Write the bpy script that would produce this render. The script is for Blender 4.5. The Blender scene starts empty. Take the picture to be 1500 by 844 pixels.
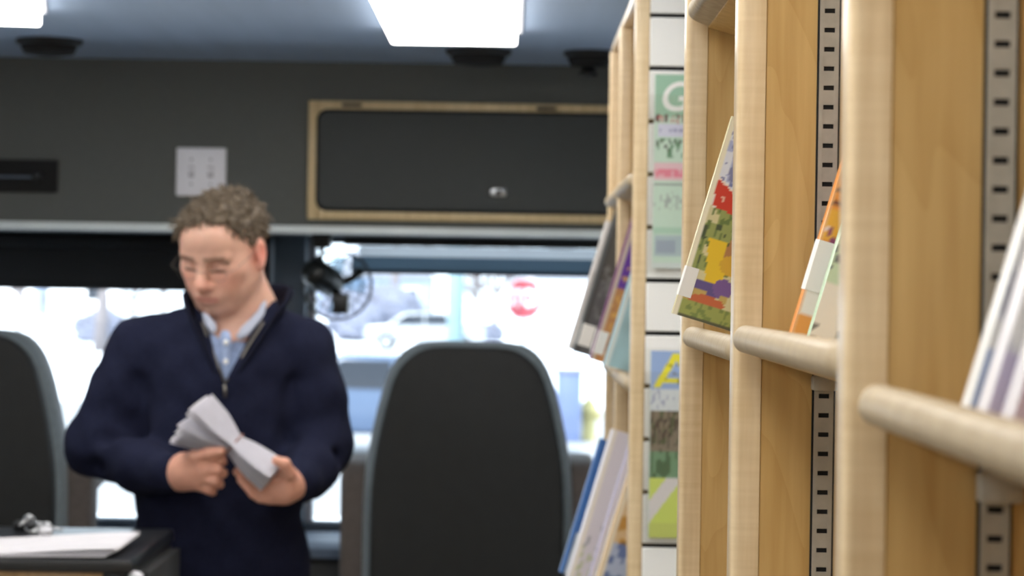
import bpy, bmesh, math, random
import numpy as np
from mathutils import Vector, Matrix
random.seed(7)
R = math.radians
S = bpy.context.scene
COL = S.collection

# ------------------------------------------------------------------ camera
F = 3400.0                       # focal length in pixels of the 1500 x 844 frame
CAMZ = 1.5
cam_d = bpy.data.cameras.new('camera')
cam_d.sensor_width = 36.0
cam_d.lens = F / 1500.0 * 36.0
cam_d.clip_start = 0.05
cam_d.clip_end = 600
cam_d.dof.use_dof = True
cam_d.dof.focus_distance = 1.95
cam_d.dof.aperture_fstop = 10.0
cam = bpy.data.objects.new('camera', cam_d)
COL.objects.link(cam)
CM = Matrix.Rotation(5.0 / F, 4, 'Z') @ Matrix.Rotation(R(90), 4, 'X') @ Matrix.Rotation(R(0.9), 4, 'Z')
cam.matrix_world = Matrix.Translation((0, 0, CAMZ)) @ CM
S.camera = cam
CR = CM.to_3x3()

def W(px, py, Y):
    """photo pixel -> point of the place at distance Y down the vehicle"""
    d = CR @ Vector(((px - 750.0) / F, -(py - 422.0) / F, -1.0))
    return Vector((0, 0, CAMZ)) + d * (Y / d.y)

# ------------------------------------------------------------------ world, sun, exposure
world = bpy.data.worlds.new('winter_sky')
S.world = world
world.use_nodes = True
wn = world.node_tree
bg = wn.nodes['Background']
bg.inputs[0].default_value = (0.80, 0.90, 1.0, 1)
bg.inputs[1].default_value = 3.6
sun_d = bpy.data.lights.new('sun', 'SUN')
sun_d.energy = 9.0
sun_d.angle = R(1.5)
sun_d.color = (1.0, 0.95, 0.88)
sun = bpy.data.objects.new('sun', sun_d)
COL.objects.link(sun)
sun.rotation_euler = (R(52), 0, R(-28))
S.view_settings.view_transform = 'Standard'
S.view_settings.look = 'None'
S.view_settings.gamma = 1.0
S.view_settings.use_curve_mapping = False
S.view_settings.exposure = 0.0
S.cycles.use_denoising = True
S.cycles.max_bounces = 8
S.cycles.sample_clamp_indirect = 6.0
PANEL_LIGHT = 7.6

# ------------------------------------------------------------------ helpers
def lin(c):
    c = np.asarray(c, float) / 255.0
    return np.where(c <= 0.04045, c / 12.92, ((c + 0.055) / 1.055) ** 2.4)

MATS = {}
def mat(name, rgb, rough=0.5, metal=0.0, var=0.08, vscale=12.0, bump=0.0, bscale=120.0,
        stretch=(1, 1, 1), sheen=0.0, coat=0.0, emit=0.0, spec=0.5):
    """procedural material: noise-varied colour and optional fine relief"""
    m = bpy.data.materials.new(name)
    m.use_nodes = True
    nt = m.node_tree
    b = nt.nodes['Principled BSDF']
    c = lin(rgb)
    tc = nt.nodes.new('ShaderNodeTexCoord')
    mp = nt.nodes.new('ShaderNodeMapping')
    mp.inputs['Scale'].default_value = stretch
    nt.links.new(tc.outputs['Object'], mp.inputs[0])
    nz = nt.nodes.new('ShaderNodeTexNoise')
    nz.inputs['Scale'].default_value = vscale
    nz.inputs['Detail'].default_value = 4
    nt.links.new(mp.outputs[0], nz.inputs['Vector'])
    rp = nt.nodes.new('ShaderNodeValToRGB')
    rp.color_ramp.elements[0].position = 0.3
    rp.color_ramp.elements[1].position = 0.7
    rp.color_ramp.elements[0].color = tuple(np.clip(c * (1 - var), 0, 1)) + (1,)
    rp.color_ramp.elements[1].color = tuple(np.clip(c * (1 + var), 0, 1)) + (1,)
    nt.links.new(nz.outputs[0], rp.inputs[0])
    nt.links.new(rp.outputs[0], b.inputs['Base Color'])
    b.inputs['Roughness'].default_value = rough
    b.inputs['Metallic'].default_value = metal
    b.inputs['Specular IOR Level'].default_value = spec
    if sheen:
        b.inputs['Sheen Weight'].default_value = sheen
    if coat:
        b.inputs['Coat Weight'].default_value = coat
        b.inputs['Coat Roughness'].default_value = 0.18
    if emit:
        b.inputs['Emission Color'].default_value = tuple(c) + (1,)
        b.inputs['Emission Strength'].default_value = emit
    if bump:
        n2 = nt.nodes.new('ShaderNodeTexNoise')
        n2.inputs['Scale'].default_value = bscale
        n2.inputs['Detail'].default_value = 3
        nt.links.new(mp.outputs[0], n2.inputs['Vector'])
        bp = nt.nodes.new('ShaderNodeBump')
        bp.inputs['Strength'].default_value = bump
        bp.inputs['Distance'].default_value = 0.003
        nt.links.new(n2.outputs[0], bp.inputs['Height'])
        nt.links.new(bp.outputs[0], b.inputs['Normal'])
    MATS[name] = m
    return m

def wood(name, dark, light, rough=0.38, figure=0.0, gscale=16.0, rings=0.4, coat=0.35):
    m = bpy.data.materials.new(name)
    m.use_nodes = True
    nt = m.node_tree
    L = nt.links
    b = nt.nodes['Principled BSDF']
    tc = nt.nodes.new('ShaderNodeTexCoord')
    def noise(scale, sx, sy, sz, detail=4, dist=0.0):
        mp = nt.nodes.new('ShaderNodeMapping')
        mp.inputs['Scale'].default_value = (sx, sy, sz)
        L.new(tc.outputs['Object'], mp.inputs[0])
        n = nt.nodes.new('ShaderNodeTexNoise')
        n.inputs['Scale'].default_value = scale
        n.inputs['Detail'].default_value = detail
        n.inputs['Distortion'].default_value = dist
        L.new(mp.outputs[0], n.inputs['Vector'])
        return n.outputs[0]
    def math_(op, a, bb):
        n = nt.nodes.new('ShaderNodeMath')
        n.operation = op
        for i, v in enumerate((a, bb)):
            if isinstance(v, (int, float)):
                n.inputs[i].default_value = v
            else:
                L.new(v, n.inputs[i])
        return n.outputs[0]
    grain = noise(gscale, 6, 6, 0.35)
    cath = noise(5.0, 2.2, 2.2, 0.5, 2, 0.6)
    cathw = math_('FRACT', math_('MULTIPLY', cath, 9.0), 0)
    cathw = math_('POWER', cathw, 3.0)
    fac = math_('ADD', math_('MULTIPLY', grain, 0.9), math_('MULTIPLY', cathw, -0.16 * rings))
    if figure:
        fig = noise(7.0, 1.0, 1.0, 26.0, 2)
        fac = math_('ADD', fac, math_('MULTIPLY', math_('SUBTRACT', fig, 0.5), figure))
    rp = nt.nodes.new('ShaderNodeValToRGB')
    rp.color_ramp.elements[0].position = 0.22
    rp.color_ramp.elements[1].position = 0.68
    rp.color_ramp.elements[0].color = tuple(lin(dark)) + (1,)
    rp.color_ramp.elements[1].color = tuple(lin(light)) + (1,)
    L.new(fac, rp.inputs[0])
    L.new(rp.outputs[0], b.inputs['Base Color'])
    b.inputs['Roughness'].default_value = rough
    b.inputs['Coat Weight'].default_value = coat
    b.inputs['Coat Roughness'].default_value = 0.15
    MATS[name] = m
    return m

def attr_mat(name, rough=0.4, coat=0.0, bump=0.0, bscale=90.0, sss=0.0):
    m = bpy.data.materials.new(name)
    m.use_nodes = True
    nt = m.node_tree
    b = nt.nodes['Principled BSDF']
    a = nt.nodes.new('ShaderNodeAttribute')
    a.attribute_name = 'Print'
    nt.links.new(a.outputs['Color'], b.inputs['Base Color'])
    b.inputs['Roughness'].default_value = rough
    if coat:
        b.inputs['Coat Weight'].default_value = coat
        b.inputs['Coat Roughness'].default_value = 0.1
    if sss:
        b.inputs['Subsurface Weight'].default_value = sss
        b.inputs['Subsurface Radius'].default_value = (0.012, 0.004, 0.002)
        b.inputs['Subsurface Scale'].default_value = 0.6
    if bump:
        n2 = nt.nodes.new('ShaderNodeTexNoise')
        n2.inputs['Scale'].default_value = bscale
        bp = nt.nodes.new('ShaderNodeBump')
        bp.inputs['Strength'].default_value = bump
        bp.inputs['Distance'].default_value = 0.001
        nt.links.new(n2.outputs[0], bp.inputs['Height'])
        nt.links.new(bp.outputs[0], b.inputs['Normal'])
    MATS[name] = m
    return m

def glass(name, tint=(0.93, 0.96, 0.97), refl=0.05, rough=0.0):
    m = bpy.data.materials.new(name)
    m.use_nodes = True
    nt = m.node_tree
    nt.nodes.remove(nt.nodes['Principled BSDF'])
    out = [n for n in nt.nodes if n.type == 'OUTPUT_MATERIAL'][0]
    t = nt.nodes.new('ShaderNodeBsdfTransparent')
    t.inputs[0].default_value = tuple(tint) + (1,)
    g = nt.nodes.new('ShaderNodeBsdfGlossy')
    g.inputs['Roughness'].default_value = rough
    mx = nt.nodes.new('ShaderNodeMixShader')
    nz = nt.nodes.new('ShaderNodeTexNoise')
    nz.inputs['Scale'].default_value = 3.0
    mr = nt.nodes.new('ShaderNodeMapRange')
    mr.inputs[3].default_value = refl * 0.7
    mr.inputs[4].default_value = refl * 1.3
    nt.links.new(nz.outputs[0], mr.inputs[0])
    nt.links.new(mr.outputs[0], mx.inputs[0])
    nt.links.new(t.outputs[0], mx.inputs[1])
    nt.links.new(g.outputs[0], mx.inputs[2])
    nt.links.new(mx.outputs[0], out.inputs[0])
    MATS[name] = m
    return m

def cloth_mat(name, rgb, trans):
    """fabric that lets some daylight through"""
    m = bpy.data.materials.new(name)
    m.use_nodes = True
    nt = m.node_tree
    nt.nodes.remove(nt.nodes['Principled BSDF'])
    out = [n for n in nt.nodes if n.type == 'OUTPUT_MATERIAL'][0]
    nz = nt.nodes.new('ShaderNodeTexNoise')
    nz.inputs['Scale'].default_value = 40.0
    rp = nt.nodes.new('ShaderNodeValToRGB')
    c = lin(rgb)
    rp.color_ramp.elements[0].color = tuple(c * .94) + (1,)
    rp.color_ramp.elements[1].color = tuple(np.clip(c * 1.05, 0, 1)) + (1,)
    nt.links.new(nz.outputs[0], rp.inputs[0])
    d_ = nt.nodes.new('ShaderNodeBsdfDiffuse')
    t_ = nt.nodes.new('ShaderNodeBsdfTranslucent')
    mx = nt.nodes.new('ShaderNodeMixShader')
    mx.inputs[0].default_value = trans
    nt.links.new(rp.outputs[0], d_.inputs[0])
    nt.links.new(rp.outputs[0], t_.inputs[0])
    nt.links.new(d_.outputs[0], mx.inputs[1])
    nt.links.new(t_.outputs[0], mx.inputs[2])
    nt.links.new(mx.outputs[0], out.inputs[0])
    MATS[name] = m
    return m

def tag(o, label=None, cat=None, group=None, kind=None):
    if label: o['label'] = label
    if cat: o['category'] = cat
    if group: o['group'] = group
    if kind: o['kind'] = kind
    return o

def thing(name, loc, label=None, cat=None, group=None, kind=None, rot=None):
    o = bpy.data.objects.new(name, None)
    COL.objects.link(o)
    o.empty_display_size = 0.05
    o.location = loc
    if rot is not None:
        o.rotation_euler = rot
    return tag(o, label, cat, group, kind)

def root_loc(o):
    while o.parent is not None:
        o = o.parent
    return Vector(o.location)

def link(name, me, m, parent=None, smooth=False):
    """vertices are already relative to the root when there is a parent"""
    me.name = name
    o = bpy.data.objects.new(name, me)
    COL.objects.link(o)
    if m is not None:
        for mm in (m if isinstance(m, (list, tuple)) else [m]):
            me.materials.append(MATS[mm] if isinstance(mm, str) else mm)
    if parent is not None:
        o.parent = parent
    if smooth:
        me.shade_smooth() if hasattr(me, 'shade_smooth') else None
        me.polygons.foreach_set('use_smooth', [True] * len(me.polygons))
    return o

def obj(name, bm, m, parent=None, smooth=False, local=False, origin=None):
    """bm in place coordinates (or root-local ones with local=True)"""
    if not local:
        off = root_loc(parent) if parent is not None else (Vector(origin) if origin is not None else None)
        if off is not None:
            bmesh.ops.translate(bm, verts=bm.verts, vec=-off)
    bmesh.ops.recalc_face_normals(bm, faces=bm.faces)
    me = bpy.data.meshes.new(name)
    bm.to_mesh(me)
    bm.free()
    o = link(name, me, m, parent, smooth)
    if parent is None and origin is not None:
        o.location = origin
    return o

def auto_smooth(o, deg=40):
    me = o.data
    me.polygons.foreach_set('use_smooth', [True] * len(me.polygons))
    try:
        me.set_sharp_from_angle(angle=R(deg))
    except Exception:
        pass
    return o

def bbox_bm(lo, hi, bevel=0.0, seg=2, bm=None):
    own = bm is None
    b = bmesh.new()
    lo, hi = Vector(lo), Vector(hi)
    vs = [b.verts.new((x, y, z)) for x in (lo.x, hi.x) for y in (lo.y, hi.y) for z in (lo.z, hi.z)]
    for q in ((0, 1, 3, 2), (4, 6, 7, 5), (0, 4, 5, 1), (2, 3, 7, 6), (0, 2, 6, 4), (1, 5, 7, 3)):
        b.faces.new([vs[i] for i in q])
    bmesh.ops.recalc_face_normals(b, faces=b.faces)
    if bevel > 0:
        bmesh.ops.bevel(b, geom=list(b.edges), offset=bevel, segments=seg, profile=0.5, affect='EDGES')
    if own:
        return b
    me = bpy.data.meshes.new('tmp')
    b.to_mesh(me)
    b.free()
    bm.from_mesh(me)
    bpy.data.meshes.remove(me)
    return bm

def box(name, lo, hi, m, parent=None, bevel=0.002, seg=2, local=False, origin=None, smooth=True):
    lo2 = [min(a, b) for a, b in zip(lo, hi)]
    hi2 = [max(a, b) for a, b in zip(lo, hi)]
    o = obj(name, bbox_bm(lo2, hi2, bevel, seg), m, parent, False, local, origin)
    if smooth and bevel:
        auto_smooth(o)
    return o

def tube_bm(pts, rads, n=8, bm=None, cap=True):
    bm = bm or bmesh.new()
    pts = [Vector(p) for p in pts]
    if not isinstance(rads, (list, tuple)):
        rads = [rads] * len(pts)
    rings = []
    up = Vector((0, 0, 1))
    for i, p in enumerate(pts):
        d = (pts[min(i + 1, len(pts) - 1)] - pts[max(i - 1, 0)]).normalized()
        a = d.cross(up)
        if a.length < 1e-3:
            a = d.cross(Vector((0, 1, 0)))
        a.normalize()
        c = d.cross(a).normalized()
        rings.append([bm.verts.new(p + (a * math.cos(2 * math.pi * k / n) + c * math.sin(2 * math.pi * k / n)) * rads[i]) for k in range(n)])
    for r0, r1 in zip(rings, rings[1:]):
        for k in range(n):
            bm.faces.new((r0[k], r0[(k + 1) % n], r1[(k + 1) % n], r1[k]))
    if cap:
        bm.faces.new(rings[0])
        bm.faces.new(rings[-1])
    return bm

def lathe_bm(prof, center, axis='Z', n=32, bm=None):
    bm = bm or bmesh.new()
    c = Vector(center)
    rings = []
    for r, h in prof:
        ring = []
        for k in range(n):
            a = 2 * math.pi * k / n
            if axis == 'Z':
                v = Vector((r * math.cos(a), r * math.sin(a), h))
            elif axis == 'Y':
                v = Vector((r * math.cos(a), h, r * math.sin(a)))
            else:
                v = Vector((h, r * math.cos(a), r * math.sin(a)))
            ring.append(bm.verts.new(c + v))
        rings.append(ring)
    for r0, r1 in zip(rings, rings[1:]):
        for k in range(n):
            bm.faces.new((r0[k], r0[(k + 1) % n], r1[(k + 1) % n], r1[k]))
    bm.faces.new(rings[0])
    bm.faces.new(rings[-1])
    return bm

def prism_bm(pts2, a0, a1, plane='XZ', bevel=0.0, seg=3, bm=None):
    """polygon extruded along the remaining axis from a0 to a1"""
    b = bm or bmesh.new()
    def v(p, a):
        if plane == 'XZ': return (p[0], a, p[1])
        if plane == 'YZ': return (a, p[0], p[1])
        return (p[0], p[1], a)
    A = [b.verts.new(v(p, a0)) for p in pts2]
    B = [b.verts.new(v(p, a1)) for p in pts2]
    n = len(pts2)
    f0 = b.faces.new(A)
    f1 = b.faces.new(B)
    for k in range(n):
        b.faces.new((A[k], A[(k + 1) % n], B[(k + 1) % n], B[k]))
    bmesh.ops.recalc_face_normals(b, faces=b.faces)
    if bevel:
        es = [e for e in b.edges if e in set(f0.edges) | set(f1.edges)]
        bmesh.ops.bevel(b, geom=es, offset=bevel, segments=seg, profile=0.5, affect='EDGES')
    return b

def smooth_poly(pts, it=2):
    for _ in range(it):
        out = []
        n = len(pts)
        for i in range(n):
            a, b = pts[i], pts[(i + 1) % n]
            out.append((a[0] * .75 + b[0] * .25, a[1] * .75 + b[1] * .25))
            out.append((a[0] * .25 + b[0] * .75, a[1] * .25 + b[1] * .75))
        pts = out
    return pts

def copy_tree(o, parent=None):
    c = o.copy()
    COL.objects.link(c)
    if parent is not None:
        c.parent = parent
    for ch in list(o.children):
        copy_tree(ch, c)
    return c

def vnoise(u, v, scale, seed=0):
    rng = np.random.RandomState(seed)
    g = rng.rand(64, 64)
    x, y = u * scale, v * scale
    i, j = np.floor(x).astype(int), np.floor(y).astype(int)
    fx, fy = x - i, y - j
    fx, fy = fx * fx * (3 - 2 * fx), fy * fy * (3 - 2 * fy)
    a = g[i % 64, j % 64]; b = g[(i + 1) % 64, j % 64]
    c = g[i % 64, (j + 1) % 64]; d = g[(i + 1) % 64, (j + 1) % 64]
    return (a * (1 - fx) + b * fx) * (1 - fy) + (c * (1 - fx) + d * fx) * fy

def grid_print(name, fn, to3d, nu, nv, m, parent, local=True):
    """printed face: a gridded sheet whose colours come from fn(u, v)"""
    us, vs = np.meshgrid(np.linspace(0, 1, nu + 1), np.linspace(0, 1, nv + 1), indexing='ij')
    col = fn(us, vs)
    verts = [to3d(u, v) for u, v in zip(us.ravel(), vs.ravel())]
    fs = []
    for i in range(nu):
        for j in range(nv):
            a = i * (nv + 1) + j
            fs.append((a, a + nv + 1, a + nv + 2, a + 1))
    me = bpy.data.meshes.new(name)
    me.from_pydata([tuple(x) for x in verts], [], fs)
    at = me.color_attributes.new('Print', 'FLOAT_COLOR', 'POINT')
    rgba = np.ones((len(verts), 4), np.float32)
    rgba[:, :3] = lin(np.clip(col.reshape(-1, 3), 0, 255))
    at.data.foreach_set('color', rgba.ravel())
    return link(name, me, m, parent, True)

def C3(shape, rgb):
    a = np.zeros(shape + (3,))
    a[:] = rgb
    return a

def put(img, mask, rgb):
    img[mask] = rgb

# ------------------------------------------------------------------ materials
wood('maple_edge', (200, 172, 130), (228, 206, 168), 0.36, figure=0.34, rings=0.2)
wood('maple_lip', (158, 139, 109), (180, 163, 134), 0.6, figure=0.1, rings=0.2, coat=0.1)
wood('birch_panel', (186, 149, 88), (210, 177, 117), 0.45, rings=0.8, coat=0.15)
wood('cabinet_wood', (204, 178, 132), (226, 202, 158), 0.5, coat=0.1)
wood('desk_wood', (160, 122, 70), (190, 150, 95), 0.45)
mat('charcoal', (96, 98, 95), 0.85, var=0.03, vscale=60, bump=0.25, bscale=500)
mat('charcoal_door', (66, 69, 68), 0.7, var=0.03, vscale=40, bump=0.15, bscale=400)
mat('ceiling_vinyl', (160, 178, 204), 0.55, var=0.05, vscale=2.5, stretch=(6, 0.5, 1), spec=0.12)
mat('floor_vinyl', (176, 172, 164), 0.6, var=0.2, vscale=50)
mat('wall_grey', (190, 192, 192), 0.7, var=0.05, vscale=8)
mat('black_plastic', (22, 22, 23), 0.45, var=0.15, vscale=40)
mat('black_matte', (12, 12, 13), 0.8, var=0.2, vscale=40)
mat('dark_vinyl', (30, 33, 38), 0.5, var=0.1, vscale=30)
mat('pale_trim', (232, 240, 240), 0.35, metal=0.0, var=0.06, vscale=10)
mat('white_plastic', (242, 241, 248), 0.4, var=0.02, vscale=10)
mat('grey_plastic', (150, 150, 156), 0.4, var=0.04)
mat('slot_grey', (186, 184, 192), 0.4, var=0.02)
mat('white_slat', (240, 239, 236), 0.45, var=0.03, vscale=6)
mat('metal_zinc', (172, 168, 157), 0.42, metal=0.15, var=0.1, vscale=80)
mat('metal_silver', (190, 192, 195), 0.3, metal=0.9, var=0.06)
mat('seat_shell', (31, 32, 32), 0.7, var=0.12, vscale=25, bump=0.2, bscale=300)
mat('seat_fabric', (118, 128, 134), 0.9, var=0.08, vscale=70, bump=0.3, bscale=400, sheen=0.3)
mat('seat_arm', (88, 80, 76), 0.85, var=0.1, vscale=60)
mat('dash_blue', (92, 104, 122), 0.6, var=0.1, vscale=12)
mat('pillar_blue', (72, 84, 98), 0.5, var=0.08, vscale=12)
mat('blind_dark', (26, 28, 32), 0.75, var=0.1, vscale=20)
cloth_mat('blind_slate', (92, 112, 128), 0.22)
cloth_mat('blind_white', (232, 238, 244), 0.28)
mat('diffuser', (255, 252, 246), 0.5, var=0.0, emit=PANEL_LIGHT)
mat('paper', (246, 244, 248), 0.75, var=0.03, vscale=30)
mat('paper_shade', (232, 230, 238), 0.75, var=0.04, vscale=30)
mat('page_block', (226, 216, 192), 0.85, var=0.08, vscale=30, stretch=(1, 30, 1))
mat('label_white', (235, 234, 230), 0.4, var=0.03)
mat('rubber', (168, 118, 104), 0.6, var=0.05)
mat('desk_black', (34, 36, 40), 0.28, var=0.12, vscale=30)
mat('desk_side', (44, 46, 48), 0.6, var=0.1)
mat('sweater_knit', (28, 31, 51), 0.95, var=0.18, vscale=160, bump=0.5, bscale=420, spec=0.12)
mat('sweater_rib', (22, 24, 39), 0.95, var=0.2, vscale=200, bump=0.6, bscale=500, spec=0.12)
mat('shirt_blue', (150, 168, 204), 0.85, var=0.12, vscale=140, bump=0.2, bscale=300)
mat('shirt_pale', (172, 178, 196), 0.85, var=0.06, vscale=140)
mat('trouser_navy', (26, 28, 38), 0.9, var=0.12, vscale=90)
mat('shoe_black', (20, 19, 19), 0.5, var=0.1)
mat('hair_brown', (106, 92, 75), 0.62, var=0.45, vscale=110)
mat('zip_metal', (120, 116, 110), 0.4, metal=0.8)
mat('wire_black', (16, 18, 18), 0.4, var=0.1)
attr_mat('skin', 0.52, bump=0.12, bscale=500, sss=0.12)
attr_mat('gloss_print', 0.3, coat=0.3)
attr_mat('matte_print', 0.55)
glass('window_glass', (0.94, 0.97, 0.98), 0.05)
glass('acrylic', (0.985, 0.99, 0.99), 0.05, 0.05)
glass('lens_glass', (0.99, 0.99, 0.99), 0.02)
glass('fan_blade_clear', (0.55, 0.68, 0.75), 0.10, 0.1)
# outdoors
mat('snow', (236, 240, 246), 0.8, var=0.04, vscale=0.4)
mat('asphalt', (150, 152, 156), 0.85, var=0.12, vscale=0.8)
mat('bark', (112, 106, 108), 0.9, var=0.2, vscale=6)
mat('evergreen', (70, 88, 96), 0.9, var=0.3, vscale=6)
mat('bush_twig', (108, 112, 128), 0.9, var=0.3, vscale=6)
mat('siding_white', (226, 228, 230), 0.7, var=0.03, vscale=3)
mat('siding_blue', (130, 142, 164), 0.7, var=0.05, vscale=3)
mat('roof_grey', (120, 124, 134), 0.8, var=0.1, vscale=4)
mat('car_blue', (70, 88, 116), 0.25, var=0.03, coat=0.6)
mat('car_silver', (150, 156, 164), 0.3, var=0.03, coat=0.6)
mat('car_glass', (34, 40, 50), 0.08, var=0.05)
mat('tyre', (24, 24, 25), 0.85, var=0.1)
mat('sign_red', (186, 70, 82), 0.4, var=0.03)  # red paled so the colour carries the veiling glare
mat('sign_white', (238, 238, 238), 0.4, var=0.02)
mat('galvanised', (150, 178, 190), 0.5, metal=0.2, var=0.06, vscale=4)
mat('utility_blue', (96, 112, 150), 0.6, var=0.08, vscale=4)
mat('hydrant_yellow', (186, 176, 120), 0.5, var=0.08)

# ------------------------------------------------------------------ the vehicle shell
CEIL = 2.045
HY = 5.67            # face of the front header
HB = 1.632           # its lower edge
WY = 6.2             # windscreen plane
XL, XR = -1.90, 0.42
YB = -2.6
def struct(name, lo, hi, m, label, cat='wall', bevel=0.0):
    o = box(name, lo, hi, m, None, bevel)
    return tag(o, label, cat, kind='structure')

struct('floor', (XL - .05, YB, -.06), (XR + .05, 6.4, 0), 'floor_vinyl', 'grey vinyl floor of the vehicle aisle', 'floor')
struct('ceiling', (XL - .05, YB, CEIL), (XR + .05, 6.4, CEIL + .05), 'ceiling_vinyl', 'blue-grey glossy ceiling of the vehicle', 'ceiling')
struct('wall_right', (XR, YB, 0), (XR + .05, 6.4, CEIL), 'wall_grey', 'grey side wall behind the bookcases')
struct('wall_left', (XL - .05, YB, 0), (XL, 6.4, CEIL), 'wall_grey', 'grey side wall beyond the desk')
struct('wall_back', (XL - .05, YB - .05, -.06), (XR + .05, YB, CEIL + .05), 'wall_grey', 'grey rear wall of the vehicle')
struct('wall_front', (XL, HY, HB), (XR, 6.30, CEIL), 'charcoal', 'charcoal header bulkhead above the windscreen')
struct('trim_1', (XL, HY - .008, HB - .006), (XR, HY + .02, HB + .012), 'pale_trim', 'pale metal trim strip along the lower edge of the header', 'trim', 0.002)
# cowl below the windscreen
SILL = 0.868
struct('wall_cowl', (XL, 6.16, 0), (XR, 6.30, SILL - .02), 'dark_vinyl', 'dark cowl wall below the windscreen')

# windscreen: two panes with frames
PX0, PX1 = -0.645, -0.553
def window(name, x0, x1, label):
    w = thing(name, ((x0 + x1) / 2, WY, SILL), label, 'window', kind='structure')
    t = 0.022
    box('frame_rail', (x0, WY - .02, SILL - .02), (x1, WY + .03, SILL + t - .02), 'pillar_blue', w, .004)
    box('frame_rail', (x0, WY - .02, HB - .02), (x1, WY + .03, HB + t - .02), 'pillar_blue', w, .004)
    box('frame_stile', (x0, WY - .02, SILL), (x0 + t, WY + .03, HB), 'grey_plastic', w, .004)
    box('frame_stile', (x1 - t, WY - .02, SILL), (x1, WY + .03, HB), 'grey_plastic', w, .004)
    box('pane', (x0 + .01, WY, SILL), (x1 - .01, WY + .006, HB), 'window_glass', w, 0)
    return w
window('window_1', XL, PX0, 'windscreen pane behind the man on the left')
window('window_2', PX1, XR, 'windscreen pane behind the high-backed seat')
struct('wall_pillar', (PX0, WY - .06, SILL - .02), (PX1, WY + .06, HB), 'pillar_blue', 'dark blue-grey pillar between the two windscreen panes', 'pillar', .008)

# dashboard
d = thing('dashboard', (-.6, 6.0, 0), 'low blue-grey dashboard below the windscreen', 'dashboard')
o = obj('dash_top', prism_bm([(5.94, .80), (5.94, .825), (5.97, .838), (6.155, .846), (6.155, .80)], XL + .02, XR - .02, 'YZ'), 'dash_blue', d)
box('dash_face', (XL + .02, 5.97, .05), (XR - .02, 6.155, .80), 'black_plastic', d, .004)

# blinds
o = thing('roller_blind', (-1.27, 6.1, 1.6), 'black roller blind pulled partly down over the left windscreen pane', 'blind', 'windscreen blinds')
zb = W(140, 421, 6.12).z
box('blind_fabric', (XL + .02, 6.118, zb), (PX0 - .005, 6.122, 1.62), 'blind_dark', o, 0)
box('hem_bar', (XL + .02, 6.112, zb - .006), (PX0 - .005, 6.128, zb + .012), 'blind_dark', o, .003)
obj('roller_tube', tube_bm([(XL + .02, 6.118, 1.607), (PX0 - .005, 6.118, 1.607)], .02, 16), 'blind_dark', o, True)
o = thing('roller_blind', (-.05, 6.1, 1.6), 'slate blind with a pale upper band over the right windscreen pane', 'blind', 'windscreen blinds')
zb = W(700, 400, 6.12).z
zt = W(700, 371, 6.08).z
def sheet(name, x0, x1, y, z0, z1, m, parent):
    bm = bmesh.new()
    n_ = 12
    A = [bm.verts.new((x0 + (x1 - x0) * k / n_, y + .003 * math.sin(k), z0)) for k in range(n_ + 1)]
    B = [bm.verts.new((x0 + (x1 - x0) * k / n_, y + .003 * math.sin(k), z1)) for k in range(n_ + 1)]
    for k in range(n_):
        bm.faces.new((A[k], A[k + 1], B[k + 1], B[k]))
    return obj(name, bm, m, parent, True)
zm_ = W(700, 378, 6.12).z
sheet('blind_fabric', PX1 + .12, XR - .01, 6.12, zb, zm_, 'blind_slate', o)
sheet('blind_band', PX1 + .14, XR - .01, 6.118, zm_, W(700, 363, 6.12).z, 'blind_white', o)
box('hem_bar', (PX1 + .12, 6.112, zb - .006), (XR - .01, 6.128, zb + .003), 'blind_dark', o, .003)
box('head_rail', (PX1 + .10, 6.095, 1.606), (XR - .01, 6.15, 1.628), 'black_plastic', o, .003)

# ------------------------------------------------------------------ ceiling lights
def light_panel(x0, x1, y0, y1, label):
    t = thing('ceiling_light', ((x0 + x1) / 2, (y0 + y1) / 2, CEIL), label, 'light', 'ceiling light panels')
    e = .012
    for nm, lo, hi in (('frame_side', (x0 - e, y0 - e, CEIL - .007), (x0, y1 + e, CEIL)), ('frame_side', (x1, y0 - e, CEIL - .007), (x1 + e, y1 + e, CEIL)),
                       ('frame_end', (x0, y0 - e, CEIL - .007), (x1, y0, CEIL)), ('frame_end', (x0, y1, CEIL - .007), (x1, y1 + e, CEIL))):
        box(nm, lo, hi, 'white_plastic', t, .003)
    box('diffuser', (x0, y0, CEIL - .034), (x1, y1, CEIL - .002), 'diffuser', t, .006, 3)
    return t
fx0, fx1, fy = W(573, 52, 4.89).x, W(757, 57, 4.89).x, 4.90
gx0, gx1, gy = -1.27, W(60, 38, 4.67).x, 4.67
light_panel(fx0, fx1, fy - 1.2, fy, 'bright ceiling light panel nearest the overhead cabinet')
lp = light_panel(gx0, gx1, gy - 1.2, gy, 'bright ceiling light panel at the left edge of the photo')
# this fitting sits askew: turn it about its far right corner
piv = Vector((gx1, gy, CEIL))
Mz = Matrix.Translation(piv) @ Matrix.Rotation(R(10.7), 4, 'Z') @ Matrix.Translation(-piv)
lp.matrix_world = Mz @ Matrix.Translation(lp.location)
for k, nm in ((1, 'second'), (2, 'third'), (3, 'last')):
    yy = fy - 1.55 * k - (.85 if k == 3 else 0)  # final panel is unseen, added behind the camera to brighten the shelf faces
    light_panel(fx0, fx1, yy - 1.2, yy, 'ceiling light panel %s along the aisle, over the bookcases' % nm)
for k, nm in ((1, 'second'), (2, 'third'), (3, 'last')):
    yy = gy - .3 - 1.5 * k  # final panel of this row is unseen, kept only as fill light
    light_panel(gx0, gx1, yy - 1.2, yy, 'ceiling light panel %s along the row by the left wall' % nm)

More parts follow.
